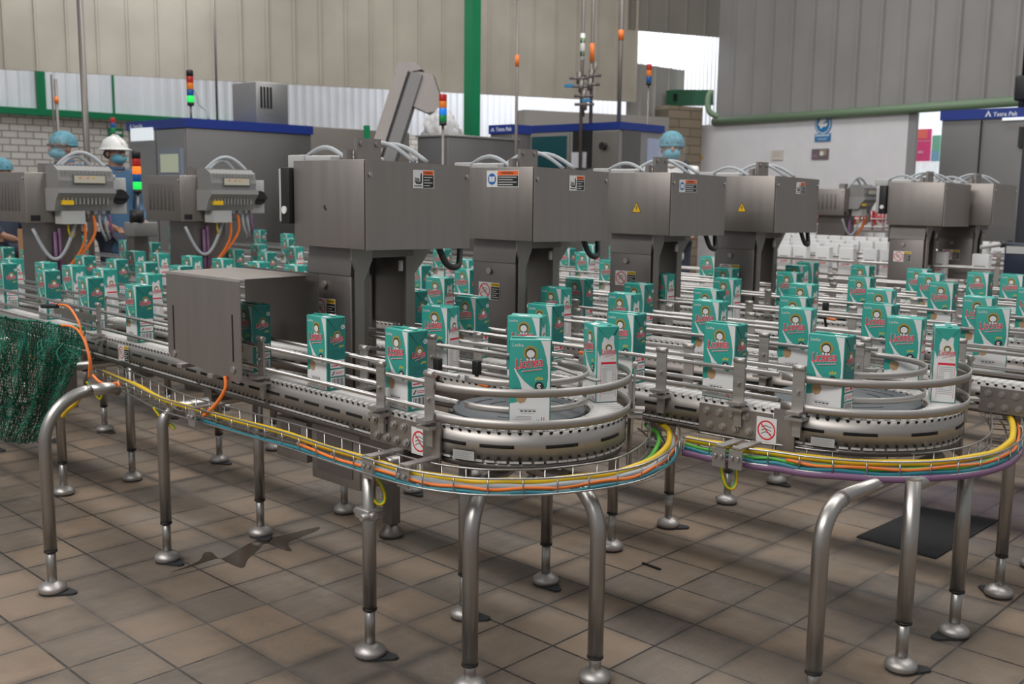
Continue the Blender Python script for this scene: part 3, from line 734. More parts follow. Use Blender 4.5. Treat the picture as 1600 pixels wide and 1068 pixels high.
c2 = make_conveyor(1, -7.2, [(-2.09, [2.79, 3.14]), (-3.1, [2.76, 3.1]), (-4.1, [2.76, 3.1]), (-5.1, [2.76, 3.1]), (-6.1, [2.76, 3.05])],
                   ux(1, 0, (1156, 1248.6, 1035, 800, 560, 330), -.06), ux(1, 1, (1350, 1230, 1100, 900, 700), .06), [.62], 'second stainless steel conveyor from the front, ending right of centre')
c3 = make_conveyor(2, -7.6, [(-2.09, [3.56, 3.97]), (-3.1, [3.44, 3.97]), (-4.1, [3.44, 3.97]), (-5.2, [3.44, 3.97]), (-6.7, [3.44, 3.9]), (-.96, [3.31, 3.66, 4.06])],
                   ux(2, 0, (1500, 1240, 1100, 900), -.06), ux(2, 1, (1500, 1330, 1100), .06), [.5], 'third stainless steel conveyor from the front, ending at the right picture edge')
c4 = make_conveyor(3, -8.2, [(u, [4.42, 4.79, 5.08]) for u in (-1.0, -2.09, -3.3, -5, -7)], ux(3, 0, (1500, 1200), -.06), ux(3, 1, (1400, 1300), .06), [], 'fourth stainless steel conveyor from the front, running behind the drive boxes', False)
c5 = make_conveyor(4, -8.2, [(u, [5.27, 5.56, 5.93]) for u in (-1.0, -2.2, -3.4, -5, -7)], ux(4, 0, (1500, 1350, 1200), -.06), ux(4, 1, (1500, 1240), .06), [], 'fifth stainless steel conveyor with the farthest teal cartons', False)
# extra legs with bent tops: under both near rounded ends, and the tall hoop at the left
def hoop(root, a, b, z=.52, r=.11, rad=.0205, sleeve=.135):
    for p, q in ((a, b), (b, a)): make_leg(root, p[0], p[1], z, rad, top=bend(p, q, z, r), toe=-.9, sleeve=sleeve)
    d = Vector((b[0]-a[0], b[1]-a[1], 0)); n = d.normalized(); mb = MB(); mb.tube([Vector((*a, z))+n*r*.98, Vector((*b, z))-n*r*.98], rad, 14); mb.build('cross_tube', TUBE, root)
make_leg(c1, -3.086, 1.262, .6, .019, top=bend((-3.086, 1.262), (-3.086, 1.7), .615, .15, 10))
mb = MB(); mb.tube([(-3.086, 1.41, .615), (-3.086, 1.47, .615), (-3.088, 1.50, .60)], .019, 14); mb.build('cross_tube', TUBE, c1)
p = atz(734, 1068, .015); q = atz(930, 1024, .07); 
for w_ in (p, q):
    make_leg(c1, w_.x, w_.y, .5, .0205, top=bend((w_.x, w_.y), (-1.865, 2.05), .505, .12), toe=-.9, sleeve=.07)
    n = Vector((-1.865-w_.x, 2.05-w_.y, 0)); mb = MB(); mb.tube([Vector((w_.x, w_.y, .505))+n.normalized()*.118, Vector((-1.865, 2.05, .505))], .0205, 14); mb.build('cross_tube', TUBE, c1)
p = atz(1271, 1048, .08); q = atz(1407, 1046, 0); make_leg(c2, p.x, p.y, .52, .0205, top=[v for v in bend((p.x, p.y), (p.x+.02, 2.9), .50, .10)], sleeve=.08); make_leg(c2, q.x, q.y, .52, .0205, toe=.7)
p2 = atz(1490, 992, 0); make_leg(c2, p2.x, p2.y, .52, .0205, toe=-2.0)
mb = MB(); mb.tube([(q.x, q.y, .505), (p2.x, p2.y, .505), (p2.x-.02, 3.1, .505)], .0185, 12); mb.tube([(p.x, p.y+.095, .50), (p.x+.02, 2.95, .50)], .0185, 12); mb.build('cross_tube', TUBE, c2)
# details on the front lanes: small sticker, flat guard bar, light sensors with orange plugs
a = along(Vector((-3.3, 1.83, .60)), Vector((1, -.05, 0)), 188); yy = LINES[0]['c'][1]-LINES[0]['r']-.05*(a.x-LINES[0]['c'][0])-LANE_W/2-.004
prohibition(c1, (a.x, yy, ZT-.078), (1, -.05, 0), (0, 0, 1), .052, None, True, .062)
a = along(Vector((-3.5, 1.80, .70)), Vector((1, -.05, 0)), 78); b_ = along(Vector((-3.5, 1.80, .70)), Vector((1, -.05, 0)), 143)
mb = MB(); mb.obox((a+b_)/2+Vector((0, .02, .022)), (b_-a).normalized(), (0, 1, 0), Zv, (b_-a).length/2, .003, .014); mb.build('guard_bar', SHEET, c1)
def sensor(root, xp, yp, z, flip=1):
    p = atz(xp, yp, z); mb = MB(); mb.bbox((p.x-.012, p.y-.010, z-.022), (p.x+.012, p.y+.010, z+.022), .003, 0); mb.tube([(p.x, p.y, z-.022), (p.x, p.y, z-.05), (p.x+.0, p.y+.02, ZT+.004)], .006, 8, m=0)
    mb.tube(smooth_path([(p.x, p.y, z-.03), (p.x-.02*flip, p.y-.01, z-.045), (p.x-.05*flip, p.y-.0, z-.05)]), .006, 8, m=1); mb.build('light_sensor', [BLACK, ORA], root)
sensor(c1, 684, 570, .72); sensor(c1, 925, 530, .76); sensor(c1, 922, 566, .74); sensor(c2, 1290, 480, .76, -1); sensor(c1, 745, 574, .71, -1)
p_, q_ = atz(866, 572, .752), atz(934, 595, .752); mb = MB(); d_ = (q_-p_).normalized(); mb.obox((p_+q_)/2, d_, Vector((-d_.y, d_.x, 0)), Zv, (q_-p_).length/2, .010, .002); mb.build('adjusting_bar', RAILM, c1)
# straight lanes of the white and red cartons behind
def far_lane(v, z, u0, u1, label, group=None):
    root = empty('conveyor', ((u0+u1)/2, v, 0), label, 'conveyor', group); pts = [Vector((u0, v, 0)), Vector((u1, v, 0))]
    mb = MB(); slat_belt(mb, pts, z, .10, .0524, .012, False); mb.build('chain_belt', BELT, root)
    for s in (-1, 1):
        mb = MB(); mb.box((u0, v+s*.05-.002, z-.09), (u1, v+s*.05+.002, z-.016)); fr = mb.build('outer_frame', SHEET, root)
        for dz in (.03, .125):
            mb = MB(); mb.tube([(u0, v+s*.062, z+dz), (u1, v+s*.062, z+dz)], .009, 8); mb.build('guide_rail', RAILM, root)
        n = max(2, int((u1-u0)/.8))
        for k in range(n+1):
            x = u0+.05+(u1-u0-.1)*k/n
            mb = MB(); mb.box((x-.015, v+s*.072-.003, z-.02), (x+.015, v+s*.072+.003, z+.14)); mb.box((x-.015, min(v+s*.05, v+s*.072), z-.03), (x+.015, max(v+s*.05, v+s*.072), z-.02)); mb.build('rail_bracket', STEEL, root)
    n = max(1, int((u1-u0)/1.6))
    for k in range(n+1):
        x = u0+.1+(u1-u0-.2)*k/n
        for s in (-1, 1): make_leg(root, x, v+s*.10, z-.1)
        mb = MB(); mb.box((x-.02, v-.12, z-.11), (x+.02, v+.12, z-.09)); mb.build('cross_tube', SHEETD, root)
WHICH = ['first', 'second', 'third', 'fourth', 'fifth']
for k, (v, xs) in enumerate(((7.05, 0), (7.6, 0), (8.25, 0), (9.1, 0), (10.3, 0))):
    a = along(Vector((-3, v, .7)), Vector((1, 0, 0)), 1150).x; b_ = along(Vector((-3, v, .7)), Vector((1, 0, 0)), 1575 if v < 9.5 else 1400).x
    far_lane(v, BELT_Z, a, b_, 'straight steel conveyor carrying the %s row of white cartons at the back' % WHICH[k])
far_lane(11.6, .859, along(Vector((-3, 11.6, .9)), Vector((1, 0, 0)), 1240).x, along(Vector((-3, 11.6, .9)), Vector((1, 0, 0)), 1400).x, 'raised steel conveyor carrying red cartons at the back right')

# ================================================================== drive boxes over the lanes
def screw(mb, c, n, r=.007, m=0):
    c, n = Vector(c), Vector(n); mb.tube([c, c+n*.005], r, 10, m=m)
def sticker_hand(parent, o, ax, w, h):   # crushed-hand warning: white pictogram field, orange head, black text field
    mb = MB(); p = Print(mb, o, ax, (0, 0, 1), w, h, .0003, .0006); p.rect(0, 0, 1, 1, 0, 0); p.rect(.48, .03, .97, .72, 1, 1); p.rect(.48, .74, .97, .96, 2, 1)
    p.poly([(.07, .42), (.20, .32), (.34, .34), (.36, .80), (.42, .82), (.42, .30), (.36, .22), (.16, .24)], 1, 1)
    for k in range(3): p.line((.08, .56-.1*k), (.3, .5-.06*k), .03, 1, 1)
    p.rect(.06, .10, .42, .15, 1, 1)
    for k in range(4): p.rect(.52, .58-.15*k, .92-.12*(k % 2), .62-.15*k, 0, 2)
    p.text('WARNING', .53, .81, .36, 1, 2, 0, 0, .02); return mb.build('warning_sticker', [SWHITE, SBLACK, SORA], parent)
def sticker_book(parent, o, ax, w, h):   # read-the-manual sign
    mb = MB(); p = Print(mb, o, ax, (0, 0, 1), w, h, .0003, .0006); p.rect(0, 0, 1, 1, 0, 0); p.rect(.34, .04, .98, .70, 1, 1); p.rect(.34, .72, .98, .97, 2, 1)
    p.disc(.165, .48, .13, 3, 1); p.poly([(.08, .34), (.16, .30), (.16, .62), (.08, .66)], 0, 2); p.poly([(.17, .30), (.25, .34), (.25, .66), (.17, .62)], 0, 2)
    for k in range(4): p.rect(.37, .58-.15*k, .93-.12*(k % 2), .62-.15*k, 0, 2)
    p.text('WARNING', .45, .79, .38, 1, 2, 0, 0, .02); return mb.build('warning_sticker', [SWHITE, SBLACK, SORA, SBLUE], parent)
def sticker_triangle(parent, o, ax, w):
    mb = MB(); p = Print(mb, o, ax, (0, 0, 1), w, w*.9, .0003, .0006); p.poly([(0, 0), (1, 0), (.5, 1)], 1, 0); p.poly([(.07, .05), (.93, .05), (.5, .91)], 0, 1)
    p.poly([(.52, .68), (.40, .38), (.50, .40), (.46, .14), (.60, .46), (.50, .44), (.58, .68)], 1, 2); return mb.build('warning_triangle', [SYEL, SBLACK], parent)
BW_, BD_, BH0, BH1 = .372, .447, 1.058, 1.334
def cable_loop(parent, a, b, top, r, m, name='cable', n=14):
    a, b = Vector(a), Vector(b); mb = MB(); pts = []
    for k in range(n+1):
        t = k/n; pts.append(a.lerp(b, t)+Vector((0, 0, (top-a.z)*math.sin(math.pi*t))))
    mb.tube(pts, r, 8); return mb.build(name, m, parent)
def inverter(parent, o, du, dv, w=.29, flip=1):
    """ribbed grey frequency converter; o is the middle of its back, du points away from the machine, dv along its width"""
    o, du, dv = Vector(o), Vector(du), Vector(dv); mb = MB(); h = w/2
    def prof(side, pts): return [o+du*x+dv*side+Zv*z for x, z in pts]
    up = [(0, .03), (.15, .03), (.155, .07), (.145, .125), (.10, .15), (0, .15)]; k = len(up)
    A, B = prof(-h, up), prof(h, up); mb.v = A+B; mb.face(range(k)); mb.face(list(range(k, 2*k))[::-1])
    for i in range(k): j = (i+1) % k; mb.face((i, j, k+j, k+i))
    for i in range(13):   # ribs over the lid
        s = -h+.02+(w-.04)*i/12; mb.obox(o+du*.052+dv*s+Zv*.148, du, dv, Zv, .052, .005, .0055)
        mb.obox(o+du*.147+dv*s+Zv*.103, du, dv, Zv, .005, .005, .018)
    lid = mb.build('converter_lid', GREYPL, parent)
    mb = MB(); lo = [(0, -.09), (.10, -.09), (.13, -.03), (.165, .005), (.165, .03), (0, .03)]; k = len(lo); A, B = prof(-h-.008, lo), prof(h+.008, lo); mb.v = A+B; mb.face(range(k)); mb.face(list(range(k, 2*k))[::-1])
    for i in range(k): j = (i+1) % k; mb.face((i, j, k+j, k+i))
    for i in range(12): s = -h+.03+(w-.06)*i/11; mb.obox(o+du*.128+dv*s+Zv*(-.030), du, dv, Zv, .012, .005, .024)
    base = mb.build('converter_base', mat('grey_plastic_base', (.27, .265, .26), .5), parent)
    mb = MB(); mb.obox(o+du*.156+dv*(.015)+Zv*.078, du, dv, Zv, .004, w*.30, .024); d = mb.build('display', mat('display_frame', (.12, .12, .12), .4), lid)
    mb = MB(); mb.obox(o+du*.161+dv*(.015)+Zv*.078, du, dv, Zv, .002, w*.28, .019); mb.build('display_label', mat('display_cream', (.50, .47, .38), .4), d)
    for k, c in ((-.25, ORA), (-.05, ORA), (.10, SYEL)):
        mb = MB(); mb.obox(o+du*.164+dv*(.015+k*w*.7)+Zv*.087, du, dv, Zv, .001, .006, .003); mb.build('indicator', c, d)
    mb = MB(); mb.obox(o+du*.135+dv*(-h+.05*flip if flip > 0 else h-.05)+Zv*(-.045), du, dv, Zv, .012, .03, .012); mb.build('yellow_label', SYEL, base)
    mb = MB(); mb.obox(o+du*.07+dv*(-h+.09)+Zv*(-.125), du, dv, Zv, .05, .06, .035); mb.build('terminal_box', LGREY, base)
    for i in range(6):
        c = o+du*.09+dv*(-h+.02+(w-.03)*(i+.6)/6.2)+Zv*(-.09); mb = MB(); mb.tube([c, c-Zv*.028], .013, 10); mb.tube([c-Zv*.028, c-Zv*.04], .009, 8); mb.build('cable_gland', GREYPL, base)
    return base
def hang(parent, a, b, sag, r, m, name='cable', n=14):
    a, b = Vector(a), Vector(b); mb = MB()
    mb.tube([a.lerp(b, k/n)-Zv*(sag*math.sin(math.pi*k/n)) for k in range(n+1)], r, 8); return mb.build(name, m, parent)
def drive_box(cu, cv, label, stickers, hose=True, name='drive_unit', zo=0):
    """overhead box on posts straddling the back lane; (cu, cv) is its nearest upright edge"""
    root = empty(name, (cu-.2, cv+.15, 0), label, 'machine', 'box machines over the conveyors'); z0, z1 = BH0+zo, BH1+zo
    u0, v1 = cu-BW_, cv+BD_
    mb = MB(); mb.hexa([(u0, cv+.004, z0), (cu-.004, cv+.004, z0), (cu-.004, v1, z0), (u0, v1, z0), (u0, cv+.004, z1-.004), (cu-.004, cv+.004, z1-.002), (cu-.004, v1, z1-.012), (u0, v1, z1-.012)]); mb.build('housing', SHEETD, root)
    mb = MB(); mb.bbox((u0, cv-.002, z0), (cu-.0085, cv+.004, z1), .0015); dr = mb.build('front_panel', SHEET, root)
    mb = MB(); mb.hexa([(cu-.004, cv, z0-.001), (cu, cv, z0-.001), (cu, v1, z0-.008), (cu-.004, v1, z0-.008), (cu-.004, cv, z1), (cu, cv, z1), (cu, v1, z1-.010), (cu-.004, v1, z1-.010)]); pn = mb.build('side_panel', SHEET, root)
    for vv in (cv+.016, v1-.014):
        mb = MB(); screw(mb, (cu, vv, z1-.045), (1, 0, 0)); mb.build('screw', STEEL, pn)
    # front post with a folded upper cover
    pu0, pu1, pv0, pv1 = u0+.012, cu-.130, cv+.040, cv+.115
    mb = MB(); mb.bbox((pu0, pv0, .42), (pu1, pv1, z0-.085), .004); mb.hexa([(pu0-.0, pv0-.004, z0-.09), (pu1+.003, pv0-.004, z0-.09), (pu1+.003, pv1, z0-.09), (pu0, pv1, z0-.09), (pu0, pv0+.008, z0), (pu1+.003, pv0+.008, z0), (pu1+.003, pv1, z0), (pu0, pv1, z0)]); post = mb.build('front_post', SHEETD, root)
    mb = MB(); mb.tube([((pu0+pu1)/2-.02, pv0, z0-.125), ((pu0+pu1)/2-.02, pv0-.010, z0-.125)], .012, 12); mb.build('knob', STEEL, post)
    # flange beside the post with its upper chamfer, rear panel behind the lane
    mb = MB(); fx = cu-.118; f = [(pv0+.005, .60), (pv0+.040, .60), (pv0+.040, z0-.11), (pv0+.075, z0-.04), (pv0+.075, z0), (pv0-.01, z0), (pv0-.01, z0-.04), (pv0+.005, z0-.075)]; k = len(f)
    mb.v = [Vector((fx, a, b)) for a, b in f]+[Vector((fx+.006, a, b)) for a, b in f]; mb.face(range(k)[::-1]); mb.face(range(k, 2*k))
    for i in range(k): j = (i+1) % k; mb.face((i, j, k+j, k+i))
    mb.build('flange', SHEET, root)
    mb = MB(); mb.box((u0-.02, cv+.335, .78), (cu-.165, cv+.345, z0)); mb.box((u0-.02, cv+.335, .42), (cu-.165, cv+.345, .56)); mb.box((u0-.02, cv+.325, .42), (u0+.0, cv+.345, z0)); mb.box((u0-.02, cv+.09, .94), (u0-.012, cv+.345, z0)); mb.build('rear_panel', SHEETD, root)
    mb = MB(); mb.box((cu-.172, cv+.305, .55), (cu-.164, cv+.345, z0)); g_ = [(cv+.345, z0-.10), (cv+.345, z0), (cv+.42, z0), (cv+.42, z0-.02)]
    mb.add([Vector((cu-.172, a, b)) for a, b in g_]+[Vector((cu-.164, a, b)) for a, b in g_], [(0, 3, 2, 1), (4, 5, 6, 7), (0, 1, 5, 4), (1, 2, 6, 5), (2, 3, 7, 6), (3, 0, 4, 7)]); mb.build('rear_post', SHEET, root)
    mb = MB(); mb.box((cu-.29, cv+.30, .05), (cu-.24, cv+.34, .45)); mb.lathe((cu-.265, cv+.32, 0), [(.045, .0), (.045, .015), (.03, .03), (.015, .06)], 16); mb.build('rear_foot', SHEETD, root)
    mb = MB(); mb.box((cu-.25, cv+.12, z0-.035), (cu-.12, cv+.30, z0)); mb.tube([(cu-.14, cv+.26, z0-.05), (cu-.14, cv+.26, z0-.085)], .008, 8, m=1); mb.build('sensor_head', [SHEETD, CWHITE], root)
    # fittings on the roof
    mb = MB(); mb.box((cu-.17, cv+.09, z1), (cu-.155, cv+.19, z1+.072)); mb.box((cu-.19, cv+.06, z1), (cu-.17, cv+.085, z1+.035))
    for vv in (.108, .172): screw(mb, (cu-.155, cv+vv, z1+.055), (1, 0, 0), .008)
    mb.build('lug_plate', SHEET, root)
    mb = MB(); mb.bbox((u0-.01, cv+.05, z1-.01), (u0+.13, cv+.28, z1+.018), .006); mb.bbox((u0-.12, cv+.06, z1-.03), (u0-.03, cv+.14, z1+.022), .004); mb.build('roof_cover', LGREY, root)
    cable_loop(root, (u0-.05, cv+.08, z1+.01), (u0+.16, cv+.10, z1+.0), z1+.05, .0075, CABLEG); cable_loop(root, (u0+.02, cv+.2, z1+.01), (u0+.26, cv+.30, z1), z1+.07, .0075, CABLEG)
    cable_loop(root, (u0+.05, cv+.23, z1+.01), (u0+.30, cv+.32, z1), z1+.065, .0075, CABLEG)
    # isolator plate on the far end
    mb = MB(); mb.bbox((u0-.075, cv-.01, z0+.075), (u0-.03, cv+.02, z1-.025), .004, 0); mb.bbox((u0-.052, cv-.018, z0+.07), (u0-.006, cv+.035, z1-.022), .003, 1); mb.tube([(u0-.028, cv-.018, z0+.115), (u0-.028, cv-.024, z0+.115)], .013, 14, m=2); mb.build('isolator_plate', [LGREY, BLACK, SWHITE], root)
    if hose:
        mb = MB(); mb.tube(smooth_path([(cu-.03, cv+.33, z0), (cu-.02, cv+.36, z0-.06), (cu-.03, cv+.42, z0-.07), (cu-.05, cv+.45, z0-.03), (cu-.06, cv+.46, z0+.02)]), .011, 8); mb.build('black_hose', RUBBER, root)
    if 'hand' in stickers: sticker_hand(root, (cu+.0002, cv+.19, z1-.085), (0, 1, 0), .092, .058)
    if 'hand_far' in stickers: sticker_hand(root, (cu+.0002, cv+.20, z1-.085), (0, 1, 0), .092, .058)
    if 'book_side' in stickers: sticker_book(root, (cu+.0002, cv+.055, z1-.085), (0, 1, 0), .14, .055)
    if 'book' in stickers: sticker_book(root, (cu-.245, cv-.002, z1-.075), (1, 0, 0), .168, .062)
    if 'triangle' in stickers: sticker_triangle(root, (cu-.212, cv-.002, z0+.098), (1, 0, 0), .052)
    prohibition(root, ((pu0+pu1)/2-.08, pv0-.001, z0-.240), (1, 0, 0), (0, 0, 1), .066, None, True, .068)
    return root
def bx(xp, yp, d): p = atd(xp, yp, d); return p.x, p.y
M1 = drive_box(-2.482, 2.02, 'large steel box machine on a post over the front conveyor, nearest', ('hand',))
M2 = drive_box(-2.552, 2.875, 'steel box machine with blue open-book sticker over the second conveyor', ('hand_far', 'book'))
M3 = drive_box(-2.573, 3.805, 'steel box machine with yellow triangle and book sticker over the third conveyor', ('book_side', 'triangle'))
M4 = drive_box(-2.50, 4.60, 'steel box machine with yellow triangle and hand sticker over the fourth conveyor', ('hand_far', 'triangle'))
mb = MB(); p = Print(mb, (-2.70, 2.018, 1.175), (1, 0, 0), (0, 0, 1), .03, .02, .0003, .0006); p.poly([(.1, .4), (.45, .95), (.55, .5), (.4, .35), (.25, .5)], 0, 1); p.disc(.62, .2, .13, 0, 1, 8); p.disc(.4, .3, .1, 0, 1, 8); mb.build('scuff_mark', [SBLACK], M1)
x, y = bx(1481, 258, 6.45); drive_box(x, y, 'plain steel box machine at the right, left of its twin', (), False)
x, y = bx(1558, 251, 6.75); drive_box(x, y, 'plain steel box machine at the right edge, behind its twin', (), False)

def converter_unit(cu, cv, label, cables=True, zo=0):
    """box with louvred side and a grey frequency converter on the end that faces the viewer"""
    root = empty('drive_unit', (cu-.2, cv+.2, 0), label, 'machine', 'drive units with grey converters'); z0, z1 = BH0-.01+zo, BH1-.02+zo; u0, v1 = cu-.42, cv+.40
    mb = MB(); mb.bbox((u0, cv, z0), (cu, v1, z1), .003); hs = mb.build('housing', SHEET, root)
    mb = MB()
    for k in range(7): uu = u0+.05+.045*k; mb.bbox((uu, cv-.004, z0+.06), (uu+.018, cv+.002, z1-.05), .002)
    mb.build('louvre_panel', SHEETD, hs)
    mb = MB(); mb.tube([(cu-.02, cv-.006, z1-.03), (cu-.02, cv+.001, z1-.03)], .008, 8); mb.build('screw', STEEL, hs)
    mb = MB(); mb.box((u0+.10, cv+.10, .30), (cu-.02, cv+.30, z0)); mb.box((u0+.14, cv+.14, 0), (cu-.08, cv+.26, .30)); mb.build('column', SHEETD, root)
    mb = MB(); mb.box((cu-.002, cv+.02, z0+.01), (cu+.002, cv+.07, z0+.04)); mb.build('vent_slot', BLACK, hs)
    b = inverter(root, (cu+.002, cv+.26, z0+.155), (1, 0, 0), (0, 1, 0), .30)
    mb = MB(); mb.bbox((cu+.02, cv+.43, z0+.045), (cu+.06, cv+.53, z0+.245), .004); sw = mb.build('isolator_switch', LGREY, root)
    mb = MB(); mb.tube([(cu+.06, cv+.485, z0+.14), (cu+.085, cv+.485, z0+.14)], .042, 18); mb.box((cu+.085, cv+.445, z0+.132), (cu+.10, cv+.525, z0+.148)); mb.build('switch_knob', BLACK, sw)
    mb = MB(); mb.tube([(cu+.05, cv+.46, z0+.26), (cu+.05, cv+.46, z0+.235)], .012, 10); mb.build('cable_gland', LGREY, sw)
    cable_loop(root, (cu-.05, cv+.16, z1+.0), (cu+.05, cv+.46, z0+.25), z1+.12, .011, CABLEG); cable_loop(root, (cu-.03, cv+.18, z1+.0), (cu+.0, cv+.40, z0+.25), z1+.10, .011, CABLEG)
    mb = MB(); mb.box((cu-.12, cv+.12, z1), (cu-.06, cv+.20, z1+.05)); mb.build('lug_plate', SHEET, root)
    if cables:
        g0 = z0+.04; c = cu+.09
        hang(root, (c, cv+.235, g0), (cu-.03, cv+.04, z0-.03), .20, .010, CABLEG)
        def drop(v, m, r, pts, name='cable'):
            mb = MB(); mb.tube(smooth_path([(c, cv+v, g0)]+[(cu+a, cv+b_, z) for a, b_, z in pts]), r, 8); mb.build(name, m, root)
        drop(.26, ORA, .008, [(.09, .27, z0-.07), (.06, .25, z0-.16), (.02, .19, z0-.26), (0, .17, .72)], 'orange_cable')
        drop(.32, ORA, .008, [(.09, .325, z0-.05), (.07, .29, z0-.13), (.03, .21, z0-.24), (0, .18, .72)], 'orange_cable')
        drop(.35, CABLEG, .008, [(.09, .36, z0-.03), (.07, .39, z0-.08), (.02, .42, z0-.10)]); drop(.38, CABLEG, .008, [(.09, .39, z0-.02), (.07, .41, z0-.07), (.02, .44, z0-.09)])
        drop(.41, PURC, .008, [(.09, .415, z0-.02), (.07, .43, z0-.06), (.02, .45, z0-.08)], 'purple_cable'); drop(.18, YEL, .005, [(.09, .18, z0-.04), (.06, .21, z0-.08), (.02, .25, z0-.05)], 'yellow_cable')
        mb = MB(); mb.tube([(cu+.0, cv+.145, z0-.05), (cu+.0, cv+.145, .72)], .010, 8); mb.build('purple_cable', PURC, root)
        mb = MB(); mb.tube([(cu+.0, cv+.17, z0-.03), (cu+.0, cv+.17, .72)], .010, 8); mb.build('purple_cable', PURC, root)
    return root
x, y = bx(38, 270, 5.4); converter_unit(x, y, 'drive unit with grey converter and white rotary switch at the far left')
x, y = bx(281, 272, 5.95); converter_unit(x, y, 'drive unit with grey converter left of the nearest steel box machine')
x, y = bx(1322, 264, 10.2); converter_unit(x, y, 'distant drive unit with louvred side before the white wall', True)

# ---- sheet-metal hood over the front lane
H = dict(u0=-3.128, u1=-2.690, v=1.700, zt=.970)
root = empty('sensor_hood', (-2.9, 1.85, .6), 'folded sheet steel hood covering the front conveyor lane', 'hood')
mb = MB(); u0, u1, v, zt = H['u0'], H['u1'], H['v'], H['zt']
mb.v = []; prof = [(u0+.012, .688), (u0, .70), (u0, zt-.008), (u1, zt-.008), (u1+.0, .665), (u1-.02, .648), (u1-.07, .655)]
k = len(prof); mb.v = [Vector((a, v, b)) for a, b in prof]+[Vector((a, v+.0025, b)) for a, b in prof]; mb.face(range(k)); mb.face(list(range(k, 2*k))[::-1])
for i in range(k): j = (i+1) % k; mb.face((i, j, k+j, k+i))
fp = mb.build('front_panel', SHEET, root)
mb = MB(); mb.add([(u0, v, zt-.008), (u1, v, zt-.008), (u1, v+.003, zt-.001), (u0, v+.003, zt-.001), (u1, v+.010, zt), (u0, v+.010, zt), (u1-.004, v+.262, zt), (u0, v+.262, zt), (u1-.004, v+.262, zt-.003), (u0, v+.262, zt-.003)], [(0, 1, 2, 3), (3, 2, 4, 5), (5, 4, 6, 7), (7, 6, 8, 9)], 0, True); mb.build('top_panel', SHEET, root)
mb = MB(); mb.box((u0+.02, v+.285, .735), (u1+.005, v+.288, zt+.004)); mb.box((u0+.02, v+.255, zt-.004), (u1-.06, v+.288, zt-.001)); mb.build('rear_panel', SHEETD, root)
for uu in (u0+.04, u1-.045):
    mb = MB(); mb.box((uu-.003, v-.0012, .715), (uu+.003, v+.0005, .86)); mb.build('adjusting_slot', SLOT, fp)
    mb = MB(); screw(mb, (uu, v, .70 if uu < -2.9 else .69), (0, -1, 0), .011); mb.build('screw', STEEL, fp)
mb = MB(); mb.box((u1-.20, v, .645), (u1-.17, v+.06, .658)); mb.build('mounting_foot', STEEL, root); mb = MB(); mb.box((u0+.05, v, .655), (u0+.08, v+.06, .668)); mb.build('mounting_foot', STEEL, root)
one('orange_cable', ORA, lambda b: b.tube(smooth_path([(u1-.085, v-.006, .665), (u1-.075, v-.012, .63), (u1-.10, v-.03, .58), (u1-.13, v-.06, .54)]), .006, 8), 'orange cable hanging from the lower edge of the steel hood', 'cable')

# ---- wire cable trays with their cables
def tray(name, outer, width, z, h, label, step=.085):
    root = empty('cable_tray', tuple(outer[len(outer)//2]), label, 'cable tray'); outer = [Vector((p.x, p.y, 0)) for p in outer]
    o_ = smooth_path(outer, 5); i_ = offset(o_, -width); m_ = offset(o_, -width/2)
    for nm, path, zz in (('outer_top_wire', o_, z+h), ('outer_bottom_wire', o_, z), ('inner_bottom_wire', i_, z), ('inner_top_wire', i_, z+h), ('middle_wire', m_, z)):
        mb = MB(); mb.tube([p+Zv*zz for p in path], .0030, 6); mb.build(nm, WIRE, root)
    mb = MB()
    for p, t in resample(o_, step):
        s = Vector((-t.y, t.x, 0)); a, b = p, p+s*width
        mb.tube([a+Zv*(z+h), a+Zv*z, b+Zv*z, b+Zv*(z+h)], .0024, 5)
    mb.build('cross_wire', WIRE, root, kind='stuff')
    return root, o_
def run_cable(path, width, f, zz, r, m, label, name='cable', wob=.006, a=0, b=1.0):
    n = len(path); pts = offset(path, -width*f); pts = pts[int(a*n):max(int(a*n)+3, int(b*n))]
    out = [p+Zv*(zz+wob*.4*math.sin(i*.9+f*9))+Vector((math.sin(i*.55+f*17), math.cos(i*.5+f*11), 0))*wob*.5 for i, p in enumerate(pts)]
    return one(name, m, lambda q: q.tube(out, r, 8), label, 'cable')
TZ, TH, TW = .52, .040, .085
pix1 = [(150, 592), (200, 615), (250, 640), (330, 664), (440, 696), (530, 726), (633, 757), (718, 770.6), (790, 773.5), (869, 771), (957, 760), (1012, 746), (1050, 722), (1062, 700), (1056, 682), (1038, 668)]
pl = [atz(a, b_, TZ) for a, b_ in pix1]
tr1, path1 = tray('cable_tray', pl, TW, TZ, TH, 'wire cable tray curving round the front conveyor end')
run_cable(path1, TW, .34, TZ+.026, .0085, YEL, 'thick yellow cable in the wire tray of front conveyor', wob=.004)
run_cable(path1, TW, .24, TZ+.014, .0085, CABLEG, 'grey cable in the wire tray of front conveyor', wob=.003, a=.35)
run_cable(path1, TW, .14, TZ+.012, .0042, ORA, 'orange cable in the wire tray of front conveyor', a=.28)
run_cable(path1, TW, .06, TZ+.003, .0048, TEALC, 'teal cable along the bottom of front conveyor wire tray', a=.18)
run_cable(path1, TW, .70, TZ+.012, .0065, GRNC, 'thin green cable at the inside of front conveyor wire tray', a=.72)
pix2 = [(1066, 704), (1116, 713.5), (1165, 722.7), (1213, 729), (1277, 738), (1376, 744.8), (1476, 743), (1552, 731), (1587, 714), (1598, 697), (1592, 668), (1572, 645)]
pl = [atz(a, b_, TZ) for a, b_ in pix2]
tr2, path2 = tray('cable_tray', pl, TW, TZ, TH, 'wire cable tray curving round the second conveyor end')
run_cable(path2, TW, .32, TZ+.030, .0095, YEL, 'thick yellow cable in the wire tray of second conveyor', wob=.003)
